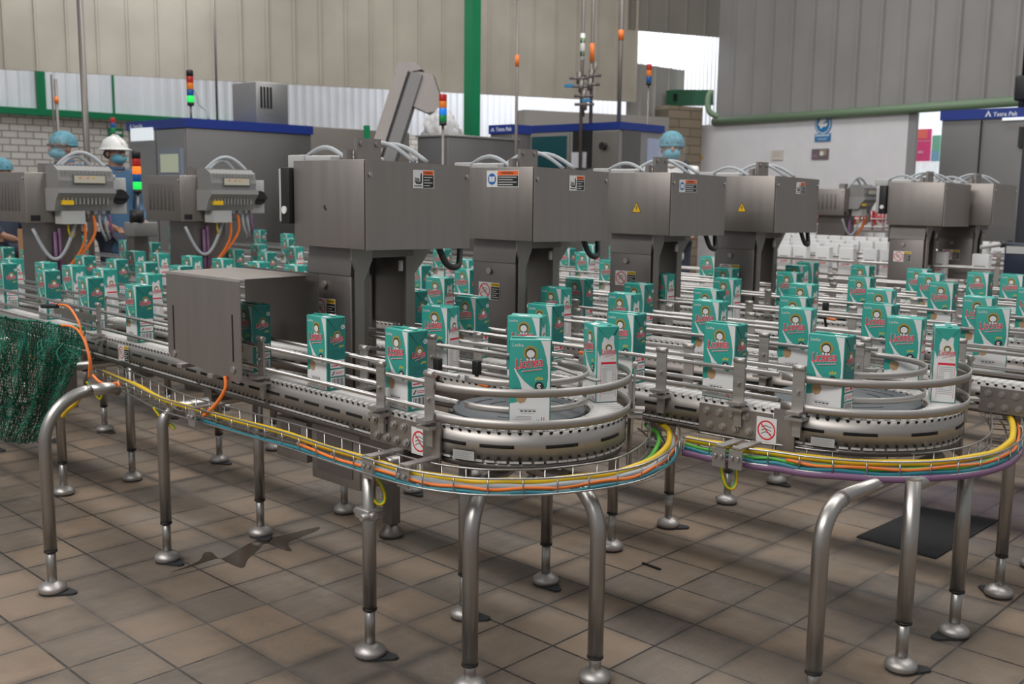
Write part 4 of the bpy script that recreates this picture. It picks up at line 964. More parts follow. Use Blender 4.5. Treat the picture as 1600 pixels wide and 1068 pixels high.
run_cable(path2, TW, .30, TZ+.014, .009, CABLEG, 'grey cable in the wire tray of second conveyor', wob=.003, a=.2)
run_cable(path2, TW, .08, TZ+.006, .0060, TEALC, 'teal cable in the wire tray of second conveyor')
run_cable(path2, TW, .16, TZ+.016, .0040, GRNC, 'thin green cable in the wire tray of second conveyor', b=.7)
run_cable(path2, TW, .12, TZ+.018, .0042, ORA, 'orange cable in the wire tray of second conveyor', a=.3)
run_cable(path2, TW, .04, TZ-.006, .010, PURC, 'purple cable below the wire tray of second conveyor', wob=.003)
pl = [atz(a, b_, TZ) for a, b_ in [(1566, 640), (1600, 643), (1640, 650), (1680, 660)]]
tr3, path3 = tray('cable_tray', pl, TW, TZ, TH, 'wire cable tray below the third conveyor at the right edge')
run_cable(path3, TW, .3, TZ+.024, .0115, YEL, 'thick yellow cable in the tray at the right edge', wob=.002)
run_cable(path3, TW, .1, TZ+.008, .010, PURC, 'purple cable in the tray at the right edge', wob=.002)
# tray carriers and earth straps
def carrier(xp, yp, root):
    p = atz(xp, yp, TZ+TH); mb = MB(); mb.obox((p.x, p.y, TZ+.015), (1, 0, 0), (0, 1, 0), Zv, .020, .003, .026); mb.obox((p.x, p.y+.055, TZ+TH+.006), (1, 0, 0), (0, 1, 0), Zv, .014, .055, .002)
    for k in (-1, 1): mb.tube([(p.x+.009*k, p.y-.004, TZ+.02), (p.x+.009*k, p.y-.012, TZ+.02)], .006, 8)
    mb.build('tray_bracket', STEEL, root)
for a, b_ in ((575, 716), (630, 730), (300, 640)): carrier(a, b_, tr1)
for a, b_ in ((1124, 700), (1150, 704)): carrier(a, b_, tr2)
def strap(pts, label, m=None):
    P = [atz(a, b_, TZ) for a, b_ in pts[:1]]
    p0 = P[0]; d0 = (p0-CAM).dot(FW); return one('earth_cable', [GRNC, YEL], lambda b: [b.tube(smooth_path([atd(a, b_, d0-.01) for a, b_ in pts]), .0052, 8, m=0), b.tube([q+Vector((.003, -.003, 0)) for q in smooth_path([atd(a, b_, d0-.01) for a, b_ in pts])], .0034, 6, m=1)], label, 'cable')
strap([(563, 728), (568, 742), (577, 768), (590, 786), (600, 784), (601, 770), (592, 752), (580, 742)], 'green and yellow earth cable looping below the front tray')
strap([(1125, 716), (1128, 738), (1134, 757), (1142, 763), (1149, 757), (1151, 738), (1147, 718)], 'green and yellow earth cable looping below the second tray')
strap([(135, 596), (146, 612), (156, 623), (160, 615), (162, 604)], 'short green and yellow earth cable at the left tray end')
strap([(240, 636), (252, 652), (266, 663), (273, 670)], 'short green and yellow earth cable beside the second front leg')
# orange cables at the left end of the tray
def pix_cable(pts, v, r, m, label, name='cable', seg=6): return one(name, m, lambda b: b.tube(smooth_path([atv(a, b_, v) for a, b_ in pts], seg), r, 8), label, 'cable')
pix_cable([(68, 478), (85, 477), (98, 476), (108, 480), (117, 492), (124, 506)], 1.66, .0042, ORA, 'orange cable with black plug along the left guide rail', 'sensor_cable')
pix_cable([(66, 478), (90, 478)], 1.655, .0085, BLACK, 'black cable plug at the left guide rail', 'cable_plug')
pix_cable([(92, 508), (108, 509), (120, 514), (130, 528), (136, 545), (140, 565), (139, 590)], 1.56, .0042, ORA, 'orange cable dropping to the left end of the tray')
pix_cable([(122, 500), (127, 516), (133, 530), (137, 545), (141, 560), (143, 578)], 1.57, .004, ORA, 'second orange cable dropping beside the green net')
pix_cable([(145, 586), (155, 596), (168, 601), (180, 610), (186, 606), (184, 598), (174, 600)], 1.50, .0042, ORA, 'orange cable end curled in the left tray')
pix_cable([(128, 610), (124, 622), (116, 632), (106, 640), (98, 650)], 1.52, .008, YEL, 'yellow cable curling behind the steel hoop')
pix_cable([(114, 612), (108, 622), (100, 634), (96, 645)], 1.54, .006, ORA, 'orange cable curling behind the steel hoop')
# junction boxes under the front conveyor
def under_box(name, label, lo, hi):
    root = empty(name, ((lo[0]+hi[0])/2, (lo[1]+hi[1])/2, lo[2]), label, 'box'); mb = MB(); mb.bbox(lo, hi, .003); mb.build('case', SHEET, root)
    mb = MB(); mb.box((lo[0]+.03, lo[1]-.003, lo[2]+.03), (hi[0]-.03, lo[1], hi[2]-.02)); mb.build('lid', SHEETD, root)
    mb = MB(); mb.box(((lo[0]+hi[0])/2-.02, (lo[1]+hi[1])/2-.02, hi[2]), ((lo[0]+hi[0])/2+.02, (lo[1]+hi[1])/2+.02, ZT-.09)); mb.build('hanger', SHEETD, root)
a = atv(487, 690, 1.84); b_ = atv(562, 775, 1.84); under_box('motor_box', 'grey steel motor box hanging under the front conveyor', (a.x, 1.84, .365), (b_.x, 1.96, .535))
a = atv(432, 690, 1.84); under_box('motor_box', 'angled grey steel housing left of the motor box under the front conveyor', (a.x, 1.84, .40), (a.x+.16, 1.93, .53))

# ================================================================== background machines
def pxbox(xc, yc, d, xl, xr, ybot=None):
    P = atd(xc, yc, d); ul = along(P, Vector((1, 0, 0)), xl).x if xl is not None else P.x-.5; vr = along(P, Vector((0, 1, 0)), xr).y if xr is not None else P.y+.5
    zb = atd(xc, ybot, d).z if ybot is not None else 0.0
    return P, min(ul, P.x), vr, zb
BANDTXT = mat('pale_lettering', (.62, .66, .74), .5)
FILL = mat('filler_steel', (.34, .335, .33), .45, .75, vary=.08, vary_scale=1.5)
FILLD = mat('filler_dark_steel', (.17, .165, .165), .5, .7, vary=.08, vary_scale=1.5)
def lettering(parent, o, ax, w, h):
    mb = MB(); p = Print(mb, o, ax, (0, 0, 1), w, h, .002, .003); p.poly([(.0, .15), (.10, .95), (.20, .15), (.14, .15), (.10, .6), (.06, .15)], 0, 0); p.text('Tetra Pak', .26, .16, .74, 0, 0, 0, .1, .02); return mb.build('lettering', BANDTXT, parent)
# filler at the left
P, ul, vr, zb = pxbox(290, 184, 9.5, 200, 486)
F1 = empty('filling_machine', ((ul+P.x)/2, (P.y+vr)/2, 0), 'tall steel filling machine with blue top band and touch screen at the left', 'machine')
mb = MB(); mb.bbox((ul, P.y, 0), (P.x, vr, P.z-.08), .01); body = mb.build('body', FILLD, F1)
mb = MB(); mb.box((ul-.015, P.y-.015, P.z-.085), (P.x+.015, vr+.015, P.z)); mb.build('blue_band', BLUE, F1)
w_ = P.x-ul
lettering(F1, (ul+.06, P.y-.016, P.z-.075), (1, 0, 0), .27, .06)
mb = MB(); mb.box((ul+.02, P.y-.012, .2), (ul+w_*.50, P.y, P.z-.10)); mb.build('left_door', FILL, F1)
mb = MB(); mb.box((ul+w_*.52, P.y-.012, .2), (P.x-.015, P.y, P.z-.10)); dr = mb.build('right_door', FILL, F1)
a = atv(250, 233, P.y-.03); b_ = atv(286, 276, P.y-.03)
mb = MB(); mb.box((a.x, P.y-.05, b_.z), (b_.x, P.y-.012, a.z)); fr = mb.build('touch_panel', mat('panel_bezel', (.20, .23, .28), .4), dr)
mb = MB(); mb.box((a.x+.04, P.y-.054, b_.z+.04), (b_.x-.04, P.y-.049, a.z-.05)); mb.build('screen', mat('lit_screen', (.42, .46, .34), .4, emit=.25), fr)
a = atv(205, 201, P.y-.02); b_ = atv(239, 219, P.y-.02); mb = MB(); mb.box((a.x, P.y-.03, b_.z), (b_.x, P.y-.011, a.z)); mb.build('lamp', mat('lit_strip_and_glare', (.8, .86, .9), .4, emit=.45), F1)  # reflection on the door glass painted as a glowing plate
Q, ql, qv, qz = pxbox(400, 124, 10.2, 362, 450, 183)
o = empty('vent_housing', ((ql+Q.x)/2, (Q.y+qv)/2, P.z), 'grey vent box standing on the roof of left filling machine', 'vent box')
z1v = P.z+.42; mb = MB(); mb.bbox((ql, Q.y, P.z+.005), (Q.x, qv, z1v), .01); mb.build('case', SHEETD if False else FILL, o)
for k in range(4):
    mb = MB(); yy = Q.y+(qv-Q.y)*(.12+.10*k); mb.box((Q.x-.002, yy, z1v-.26), (Q.x+.006, yy+.02, z1v-.05)); mb.build('louvre', SLOT, o)
# long roof duct and grey cabinets behind the first box machine
P2_, l2, v2, _ = pxbox(470, 196, 11.6, 430, 640); one('roof_duct', mat('dull_steel', (.22, .20, .18), .5, .5), lambda b: b.bbox((l2, P2_.y, 0), (P2_.x, v2, P2_.z), .01), 'long dull steel cabinet behind the inclined elevator', 'cabinet')
P3, l3, v3, _ = pxbox(700, 213, 9.2, 652, 812); g1 = empty('grey_cabinet', (P3.x-.3, P3.y+.3, 0), 'plain grey steel cabinet behind first two box machines', 'cabinet')
mb = MB(); mb.bbox((l3, P3.y, 0), (P3.x, v3, P3.z), .008); mb.build('case', FILLD, g1); mb = MB(); mb.bbox((l3-.01, P3.y-.01, P3.z), (P3.x+.01, v3+.01, P3.z+.02), .004); mb.build('top_cover', FILL, g1)
# inclined elevator
E0 = atd(592, 262, 9.8); E1 = atd(640, 112, 9.8); root = empty('inclined_elevator', tuple(atd(600, 300, 9.8)), 'tall inclined steel cap elevator leaning to the right', 'elevator')
d_ = (E1-E0).normalized(); E0 = E0 - d_*((E0.z-0.05)/d_.z); n_ = FW.cross(d_).normalized(); Ln = (E1-E0).length
fw_ = Vector((FW.x, FW.y, 0)).normalized()
mb = MB(); c = (E0+E1)/2; mb.obox(c-n_*.055, d_, n_, fw_, Ln/2, .055, .14); mb.build('left_wall', SHEETD, root)
mb = MB(); mb.obox(c+n_*.015, d_, n_, fw_, Ln/2, .015, .12); mb.build('belt', BLACK, root)
mb = MB(); mb.obox(c+n_*.085, d_, n_, fw_, Ln/2, .055, .14); mb.build('right_wall', FILLD, root)
mb = MB(); hA = [atd(x, y, 9.7) for x, y in ((648, 110), (676, 116), (688, 152), (690, 172), (668, 176), (632, 160))]; k = len(hA); mb.v = hA+[p+fw_*.35 for p in hA]; mb.face(range(k)); mb.face(list(range(k, 2*k))[::-1])
for i in range(k): j = (i+1) % k; mb.face((i, j, k+j, k+i))
mb.build('discharge_hood', SHEETD, root)
mb = MB(); hA = [atd(x, y, 9.68) for x, y in ((622, 97), (650, 97), (660, 108), (640, 112), (618, 108))]; k = len(hA); mb.v = hA+[p+fw_*.3 for p in hA]; mb.face(range(k)); mb.face(list(range(k, 2*k))[::-1])
for i in range(k): j = (i+1) % k; mb.face((i, j, k+j, k+i))
mb.build('head_cover', SHEETD, root)
# white plastic bag hanging at the elevator outlet
def bag(b):
    bm = bmesh.new(); bmesh.ops.create_icosphere(bm, subdivisions=4, radius=1); c = atd(690, 196, 9.55); rr = random.Random(3)
    from mathutils import noise as nz
    for v in bm.verts:
        n = abs(nz.noise(v.co*2.6))*.5-.1+abs(nz.noise(v.co*7))*.28; q = v.co*(1+n); z = q.z
        v.co = c + RT*(q.x*.15*(1+.35*(-z))) + fw_*(q.y*.13) + Zv*(z*.155-.02)
    b.frombm(bm, 0, True); bm.free()
one('plastic_bag', mat('white_film', (.55, .54, .54), .35), bag, 'crumpled white plastic bag beside the red and blue signal tower', 'bag')
one('thin_green_post', GREEN, lambda b: (lambda p: b.box((p.x-.02, p.y-.02, 0), (p.x+.02, p.y+.02, p.z)))(atd(573, 196, 9.0)), 'thin green post left of the inclined elevator', 'post')
# filler in the middle
P, ul, vr, zb = pxbox(968, 190, 10.4, 800, 1036)
F2 = empty('filling_machine', ((ul+P.x)/2, (P.y+vr)/2, 0), 'steel filling machine with teal windows and blue band behind the worker', 'machine')
mb = MB(); mb.bbox((ul, P.y, 0), (P.x, vr, P.z-.07), .01); mb.build('body', FILL, F2)
mb = MB(); mb.box((ul-.015, P.y-.015, P.z-.075), (P.x+.015, vr+.015, P.z)); mb.build('blue_band', BLUE, F2)
WIN = mat('tinted_window', (.015, .075, .085), .15)
for xa, xb, ya, yb in ((832, 886, 214, 262), (806, 826, 214, 262)):
    a, b_ = atv(xa, ya, P.y-.02), atv(xb, yb, P.y-.02); mb = MB(); mb.box((a.x-.03, P.y-.03, b_.z-.2), (b_.x+.03, P.y, a.z+.03)); f = mb.build('window_frame', STEEL, F2)
    mb = MB(); mb.box((a.x, P.y-.034, b_.z-.17), (b_.x, P.y-.029, a.z)); mb.build('window_pane', WIN, f)
a, b_ = atv(895, 205, P.y-.02), atv(923, 262, P.y-.02); mb = MB(); mb.box((a.x, P.y-.02, b_.z), (b_.x, P.y, a.z)); dd = mb.build('open_bay', BLACK, F2)
mb = MB(); mb.box((a.x+.02, P.y-.06, b_.z), (b_.x-.06, P.y-.02, a.z-.22)); mb.build('white_container', mat('white_can', (.6, .6, .66), .5), dd)
a, b_ = atv(927, 206, P.y-.02), atv(965, 262, P.y-.02); mb = MB(); mb.box((a.x, P.y-.02, b_.z-.3), (b_.x, P.y, a.z)); dd = mb.build('door', SHEET, F2)
c = atv(942, 228, P.y-.04); mb = MB(); mb.tube([(c.x, P.y-.02, c.z), (c.x, P.y-.06, c.z)], .04, 12, m=0); mb.build('door_lock', BLACK, dd)
a, b_ = atu(975, 203, P.x+.02), atu(1000, 262, P.x+.02); mb = MB(); mb.box((P.x, a.y, b_.z), (P.x+.02, b_.y, a.z)); mb.build('side_door', FILLD, F2)
a, b_ = atu(1014, 216, P.x+.02), atu(1034, 262, P.x+.02); mb = MB(); mb.box((P.x, a.y, b_.z), (P.x+.02, b_.y, a.z)); mb.build('notice', mat('pale_blue_sheet', (.35, .40, .55), .5), F2)
P, ul, vr, zb = pxbox(802, 194, 9.9, 766, 830)
F2b = empty('side_cabinet', ((ul+P.x)/2, (P.y+vr)/2, 0), 'steel cabinet with short blue lettered band right of green column', 'cabinet'); mb = MB(); mb.bbox((ul, P.y, 0), (P.x, P.y+.25, P.z-.07), .008); mb.build('body', FILLD, F2b); mb = MB(); mb.box((ul-.01, P.y-.012, P.z-.085), (P.x+.01, P.y+.26, P.z)); mb.build('blue_band', BLUE, F2b); lettering(F2b, (ul+.02, P.y-.014, P.z-.07), (1, 0, 0), (P.x-ul)*.92, .05)
# filler at the right
P = atd(1473, 173, 9.6); ur = along(P, Vector((1, 0, 0)), 1720).x
F3 = empty('filling_machine', (P.x+.8, P.y+.4, 0), 'dark steel filling machine with blue lettered band at the right edge', 'machine')
mb = MB(); mb.bbox((P.x, P.y, 0), (ur, P.y+.8, P.z-.08), .01); mb.build('body', FILLD, F3); mb = MB(); mb.box((P.x-.015, P.y-.015, P.z-.09), (ur, P.y+.8, P.z)); mb.build('blue_band', BLUE, F3)
q = along(P, Vector((1, 0, 0)), 1541); q2 = along(P, Vector((1, 0, 0)), 1592); lettering(F3, (q.x, P.y-.017, P.z-.082), (1, 0, 0), q2.x-q.x, .07)
q = along(P, Vector((1, 0, 0)), 1535); mb = MB(); mb.box((q.x, P.y-.015, .2), (q.x+.008, P.y, P.z-.1)); mb.build('door_gap', SLOT, F3)
a, b_ = atv(1566, 186, P.y-.03), atv(1604, 181, P.y-.03); mb = MB(); mb.box((a.x, P.y-.03, a.z-.012), (b_.x+.2, P.y, a.z+.012)); mb.build('lamp', MATS['lit_strip_and_glare'], F3)
a, b_ = atv(1593, 198, P.y-.03), atv(1597, 230, P.y-.03); mb = MB(); mb.box((a.x, P.y-.04, b_.z), (b_.x, P.y, a.z)); mb.build('door_handle', BLACK, F3)
# dark inspection unit on a profile post at the right edge
R1 = atd(1592, 400, 5.9); root = empty('inspection_unit', (R1.x, R1.y, 0), 'dark inspection unit on an upright profile at the right edge', 'camera unit')
mb = MB(); mb.bbox((R1.x-.03, R1.y, 0), (R1.x+.03, R1.y+.06, 2.0), .004); mb.build('profile_post', mat('dark_profile', (.03, .032, .04), .5, .3), root)
a, b_ = atd(1576, 378, 5.8), atd(1612, 440, 5.8); mb = MB(); mb.bbox((a.x-.0, a.y-.06, b_.z), (b_.x, a.y+.02, a.z), .006); cs = mb.build('case', mat('navy_case', (.012, .018, .04), .4), root)
mb = MB(); mb.box((a.x+.01, a.y-.064, a.z-.06), (b_.x-.01, a.y-.06, a.z-.02)); mb.build('label', LGREY, cs)
for k in range(2):
    for j in range(3):
        c = atd(1592+12*j, 448+14*k, 5.75); mb = MB(); mb.tube([c, c-fw_*.03], .018, 12); mb.tube([c-fw_*.03, c-fw_*.035], .010, 10, m=1); mb.build('socket', [LGREY, BLACK], cs)
mb = MB(); mb.bbox(tuple(atd(1590, 470, 5.85)-Vector((.03, .03, 0))), tuple(atd(1590, 438, 5.85)+Vector((.14, .05, 0))), .004); mb.build('connector_plate', mat('navy_case', (.012, .018, .04)), cs)
p_, q_ = atd(1532, 386, 5.9), atd(1580, 380, 5.9); mb = MB(); mb.tube([p_, q_], .012, 8); mb.tube([q_.lerp(p_, .35), q_], .018, 8, m=1); mb.build('sensor_arm', [LGREY, BLACK], root)
one('wall_fixture', BLACK, lambda b: (lambda c: (b.bbox(tuple(c-Vector((.06, .06, .12))), tuple(c+Vector((.12, .2, .12))), .02), b.tube([c, c+Vector((.0, .0, -.25))], .03, 8), b.tube([c+Vector((0, 0, .1)), c+Vector((0, 0, 3.5))], .02, 6)))(atd(1598, 138, 9.9)), 'black lamp fixture hanging at the upper right edge', 'lamp')

# ---- signal towers
SEG = {'r': mat('signal_red', (.45, .015, .01), .3), 'o': mat('signal_amber', (.75, .20, .01), .3), 'b': mat('signal_blue', (.005, .09, .30), .3), 'g': mat('signal_green', (.0, .22, .06), .3),
       'R': mat('signal_red_lit', (1, .05, .02), .3, emit=.8), 'O': mat('signal_amber_lit', (1, .22, .02), .3, emit=.55), 'G': mat('signal_green_lit', (.02, .85, .12), .3, emit=.5), 'B': mat('signal_blue_lit', (.01, .20, .75), .3, emit=.3)}
NAMES = {'r': 'red_lens', 'o': 'amber_lens', 'b': 'blue_lens', 'g': 'green_lens'}
def tower(xp, ytop, ybot, d, segs, label, cap=True, base=None, group=None):
    a, b_ = atd(xp, ytop, d), atd(xp, ybot, d); x, y = b_.x, b_.y; Hh = a.z-b_.z; r = Hh*.10 if cap else Hh*.13
    root = empty('signal_tower', (x, y, b_.z), label, 'signal light', group); n = len(segs)+(1 if cap else 0)+.5; h = Hh/n; z = b_.z
    mb = MB(); mb.tube([(x, y, z), (x, y, z+h*.5)], r*.95, 14); mb.build('base', BLACK, root); z += h*.5
    for s in segs[::-1]:
        mb = MB(); mb.lathe((x, y, z), [(r*.96, 0), (r, h*.06), (r, h*.94), (r*.96, h)], 16); mb.build(NAMES[s.lower()], SEG[s], root); z += h
    if cap: mb = MB(); mb.lathe((x, y, z), [(r, 0), (r, h*.8), (r*.8, h)], 16); mb.build('buzzer_cap', BLACK, root)
    mb = MB(); mb.tube([(x, y, base if base is not None else 0), (x, y, b_.z)], r*.35, 8); mb.build('pole', SHEETD, root); return root
zf1 = atd(290, 184, 9.5).z
tower(298, 110, 165, 9.9, 'robG', 'signal tower with lit green lamp on the left filling machine roof', True, zf1)
tower(215, 236, 302, 6.6, 'rObG', 'large signal tower with lit amber and green lamps between the grey converters', True, 1.02)
p = atd(217, 335, 6.6); root = empty('control_stand', (p.x, p.y, 0), 'small grey control box on a stand beneath the large signal tower', 'control box')
mb = MB(); mb.bbox((p.x-.09, p.y-.06, .93), (p.x+.05, p.y+.10, 1.02), .005); mb.build('case', LGREY if False else GREYPL, root); mb = MB(); mb.box((p.x-.12, p.y-.03, 0), (p.x-.02, p.y+.07, .93)); mb.build('stand', SHEETD, root)
mb = MB(); mb.tube([(p.x+.01, p.y-.02, 1.02), (p.x+.01, p.y-.02, 1.10)], .045, 12); mb.build('horn', BLACK, root)
tower(177, 184, 212, 11.5, 'rbg', 'small distant signal tower before the white brick wall', False, 0)
tower(692, 148, 196, 8.9, 'roBg', 'signal tower with red amber blue and green lamps beside the plastic bag', False, P3.z if False else 0)
tower(1013.5, 101, 133, 11.0, 'rob', 'signal tower with red amber and blue lamps before the bright opening', False, 0)

# ---- poles, pipes and hoses
def pole(name, xp, yb, yt, d, r, m, label, zb=0.0, bands=()):
    a = atd(xp, yb, d); root = empty(name, (a.x, a.y, zb), label, 'pipe'); zt_ = CH+(ray(xp, yt).z)*d
    mb = MB(); mb.tube([(a.x, a.y, zb), (a.x, a.y, zt_)], r, 10); mb.build('tube', m, root)
    for (ya, yb2, mm) in bands:
        za, zb_ = CH+ray(xp, ya).z*d, CH+ray(xp, yb2).z*d; mb = MB(); mb.tube([(a.x, a.y, zb_), (a.x, a.y, za)], r*1.35, 10); mb.build('colour_tape', mm, root)
    return root, a
PIPE = mat('aged_pipe', (.20, .18, .165), .45, .6)
pole('steel_pole', 137, 262, -60, 6.9, .021, PIPE, 'thick bare steel pole rising at the upper left')
pole('air_pipe', 806, 255, -60, 8.2, .012, PIPE, 'thin upright pipe with orange tape right of the green column', 0, ((89, 106, ORA),))
pole('air_pipe', 908, 180, -60, 10.6, .018, PIPE, 'upright pipe with white and green tape above the middle filling machine', 1.5, ((55, 96, WHITEP), (62, 70, GRNC), (82, 90, GRNC)))
pole('air_pipe', 923, 180, -60, 10.7, .018, PIPE, 'upright pipe with orange tape beside the valve handles', 1.5, ((70, 98, ORA),))
pole('air_pipe', 967, 185, -60, 10.8, .022, PIPE, 'upright pipe with orange tape left of the bright opening', 1.5, ((50, 65, ORA),))
pole('air_pipe', 92, 232, 125, 10.5, .016, PIPE, 'thin pipe with orange tip before white brick wall at the left', 0, ((152, 162, ORA),))
pole('air_pipe', 86, 232, 118, 12.0, .012, PIPE, 'slender dark conduit just left of the orange tipped pipe', 0)
pole('conduit', 338, 133, -60, 11.2, .012, PIPE, 'thin dark conduit running down the cream siding', 1.9)
c0 = atd(905, 128, 10.5); root = empty('valve_group', tuple(c0), 'cluster of pipe valves with blue handles above the middle machine', 'valve')
for k, (x, y) in enumerate(((905, 122), (908, 135), (912, 150), (913, 163), (924, 118), (922, 132))):
    c = atd(x, y, 10.5); mb = MB(); mb.tube([c-Zv*.06, c+Zv*.06], .028, 10); mb.tube([c-RT*.10, c+RT*.10], .014, 8); mb.build('valve_body', SHEETD, root)
for x, y in ((889, 134), (916, 157)):
    c = atd(x, y, 10.4); mb = MB(); mb.obox(c, RT, FW, Zv, .045, .012, .014); mb.build('handle', mat('blue_handle', (.02, .20, .42), .5), root)
p_, q_ = atd(902, 125, 10.5), atd(926, 118, 10.5); mb = MB(); mb.tube([p_, q_], .012, 8); mb.tube([atd(926, 118, 10.5), atd(933, 98, 10.5)], .012, 8); mb.tube([atd(908, 120, 10.5), atd(911, 182, 10.6)], .018, 8); mb.tube([atd(924, 100, 10.5), atd(924, 182, 10.6)], .014, 8); mb.build('cross_pipe', PIPE, root)
one('hose', CABLEG, lambda b: b.tube(smooth_path([atd(x, y, 9.9) for x, y in ((303, 140), (308, 150), (312, 164), (322, 172), (326, 186))]), .010, 8), 'dark hose beside the roof signal tower at the left', 'hose')
b = MB(); b.tube(smooth_path([atd(x, y, 12.4) for x, y in ((1112, 143), (1107, 150), (1106, 165), (1110, 176), (1122, 182))]), .035, 10); b.build('trim_9', MATS['pale_green_pipe'], kind='structure')  # pale green hose hanging before the wall corner

# ---- things on and before the walls
nR = Vector((DR.y, -DR.x, 0)).normalized()
if nR.dot(CAM-AR) < 0: nR = -nR
def on_wall(x, y, lift=.01):
    n = nR; P_ = Vector((AR.x, AR.y, 0)); r = ray(x, y); t = n.dot(P_+n*lift-CAM)/n.dot(r); return CAM+r*t
def wall_panel(name, x0, y0, x1, y1, m, label, cat, draw=None, mats=None):
    a, b_ = on_wall(x0, y1), on_wall(x1, y0); w_ = (Vector((b_.x-a.x, b_.y-a.y, 0))).length; h_ = b_.z-a.z; mb = MB()
    dd = Vector((b_.x-a.x, b_.y-a.y, 0)).normalized(); c = (a+b_)/2; mb.obox(c, dd, nR, Zv, w_/2, .006, h_/2)
    p = Print(mb, a+nR*.007, dd, Zv, w_, h_, .002, .002)
    if draw: draw(p)
    o = mb.build(name, [m]+(mats or [])); return setp(o, label, cat)
def d_sign(p):
    p.disc(.5, .5, .5, 1, 0, 32); p.disc(.5, .5, .43, 2, 1, 32); p.disc(.5, .5, .38, 1, 2, 32)
    p.poly([(.25, .52), (.36, .72), (.55, .80), (.72, .70), (.60, .62), (.52, .50), (.66, .56), (.80, .60), (.70, .42), (.52, .40), (.40, .28), (.34, .42)], 2, 3)
def wall_disc():
    c = on_wall(1286, 194); e = on_wall(1299, 194); r = (e-c).length; mb = MB(); dd = (e-c).normalized()
    mb.v = []; n = 32
    for k in range(n): a = 2*math.pi*k/n; mb.v.append(c+dd*r*math.cos(a)+Zv*r*math.sin(a))
    for k in range(n): mb.v.append(mb.v[k]-nR*.008)
    mb.face(range(n), 0); mb.face(list(range(n, 2*n))[::-1], 0)
    for k in range(n): mb.face((k, n+k, n+(k+1) % n, (k+1) % n), 0)
    p = Print(mb, c-dd*r-Zv*r, dd, Zv, 2*r, 2*r, .002, .002); p.disc(.5, .5, .45, 1, 0, 32); p.disc(.5, .5, .40, 0, 1, 32)
    p.poly([(.22, .48), (.34, .72), (.55, .80), (.74, .70), (.60, .60), (.50, .48), (.66, .56), (.82, .58), (.72, .40), (.52, .38), (.40, .26), (.32, .40)], 1, 2)
    return setp(mb.build('round_sign', [mat('sign_blue', (.005, .17, .42), .5), SWHITE]), 'round blue hand-washing sign on the white wall', 'sign')
wall_disc()
wall_panel('caption_sign', 1273, 208, 1298, 221, MATS['sign_blue'], 'blue rectangular caption sign under the round blue sign', 'sign', lambda p: (p.rect(.05, .62, .95, .92, 1, 0), p.rect(.15, .3, .85, .4, 1, 0), p.rect(.25, .14, .75, .22, 1, 0)), [mat('pale_sign', (.40, .52, .66), .5)])
wall_panel('photo_print', 1268, 232, 1295, 249, mat('dark_print', (.16, .12, .13), .5), 'dark photo print taped to the white wall below the blue sign', 'poster', lambda p: (p.rect(.5, .35, .9, .9, 1, 0), p.rect(.05, .1, .4, .5, 2, 0), p.disc(.62, .55, .12, 3, 1, 10)), [mat('print_tan', (.33, .25, .19), .5), mat('print_purple', (.22, .16, .22), .5), SWHITE])
wall_panel('paper_notice', 1205, 234, 1224, 250, mat('cream_paper', (.60, .57, .52), .6), 'small cream paper notice on the white wall at left', 'notice', lambda p: [p.rect(.15, .75-.2*k, .85, .8-.2*k, 1, 0) for k in range(3)], [mat('pale_pink_print', (.52, .44, .40), .6)])
# bright window bay at the right, with posters
Qa = along(AR+Vector((.5, 1.6, 0)), DR, 1380); Qb = along(AR+Vector((.5, 1.6, 0)), DR, 1760)
corrugated(Qa, Qb, 1.5, 4.5, .25, .02, .12, 'window_1', mat('bright_window_sheet', (.80, .86, .88), .5, emit=.55)); uvwall(Qa, Qb, 0, 1.5, 'wall_right_far', PANELW)
uvwall(Qa+Vector((0, -.3, 0)), Qb+Vector((0, -.3, 0)), 3.0, 4.6, 'trim_7', mat('grey_post', (.26, .26, .26)))
def poster(name, x0, y0, x1, y1, dy, m, label, draw=None, mats=None):
    P_ = Vector((AR.x+.5, AR.y+1.6-dy, 0)); n = nR
    f = lambda x, y: CAM+ray(x, y)*(n.dot(P_-CAM)/n.dot(ray(x, y)))
    a, b_ = f(x0, y1), f(x1, y0); dd = Vector((b_.x-a.x, b_.y-a.y, 0)); w_ = dd.length; dd.normalize(); mb = MB(); mb.obox((a+b_)/2, dd, n, Zv, w_/2, .01, (b_.z-a.z)/2)
    p = Print(mb, a+n*.011, dd, Zv, w_, b_.z-a.z, .002, .002)
    if draw: draw(p)
    return setp(mb.build(name, [m]+(mats or [])), label, 'poster')
poster('pink_poster', 1427, 201, 1456, 252, .06, mat('poster_pink', (.75, .07, .22), .5), 'bright pink poster in the window bay at the right', lambda p: (p.rect(0, .7, .8, 1, 1, 0), p.rect(0, .62, 1, .64, 2, 0), p.rect(.3, .25, .6, .32, 2, 0)), [mat('poster_coral', (.85, .16, .13), .5), mat('poster_pale', (.8, .4, .5), .5)])
poster('green_poster', 1455, 211, 1470, 252, .06, mat('poster_green', (.20, .50, .35), .5), 'narrow green and blue poster beside the pink poster', lambda p: p.rect(0, 0, 1, .4, 1, 0), [mat('poster_blue', (.22, .42, .60), .5)])
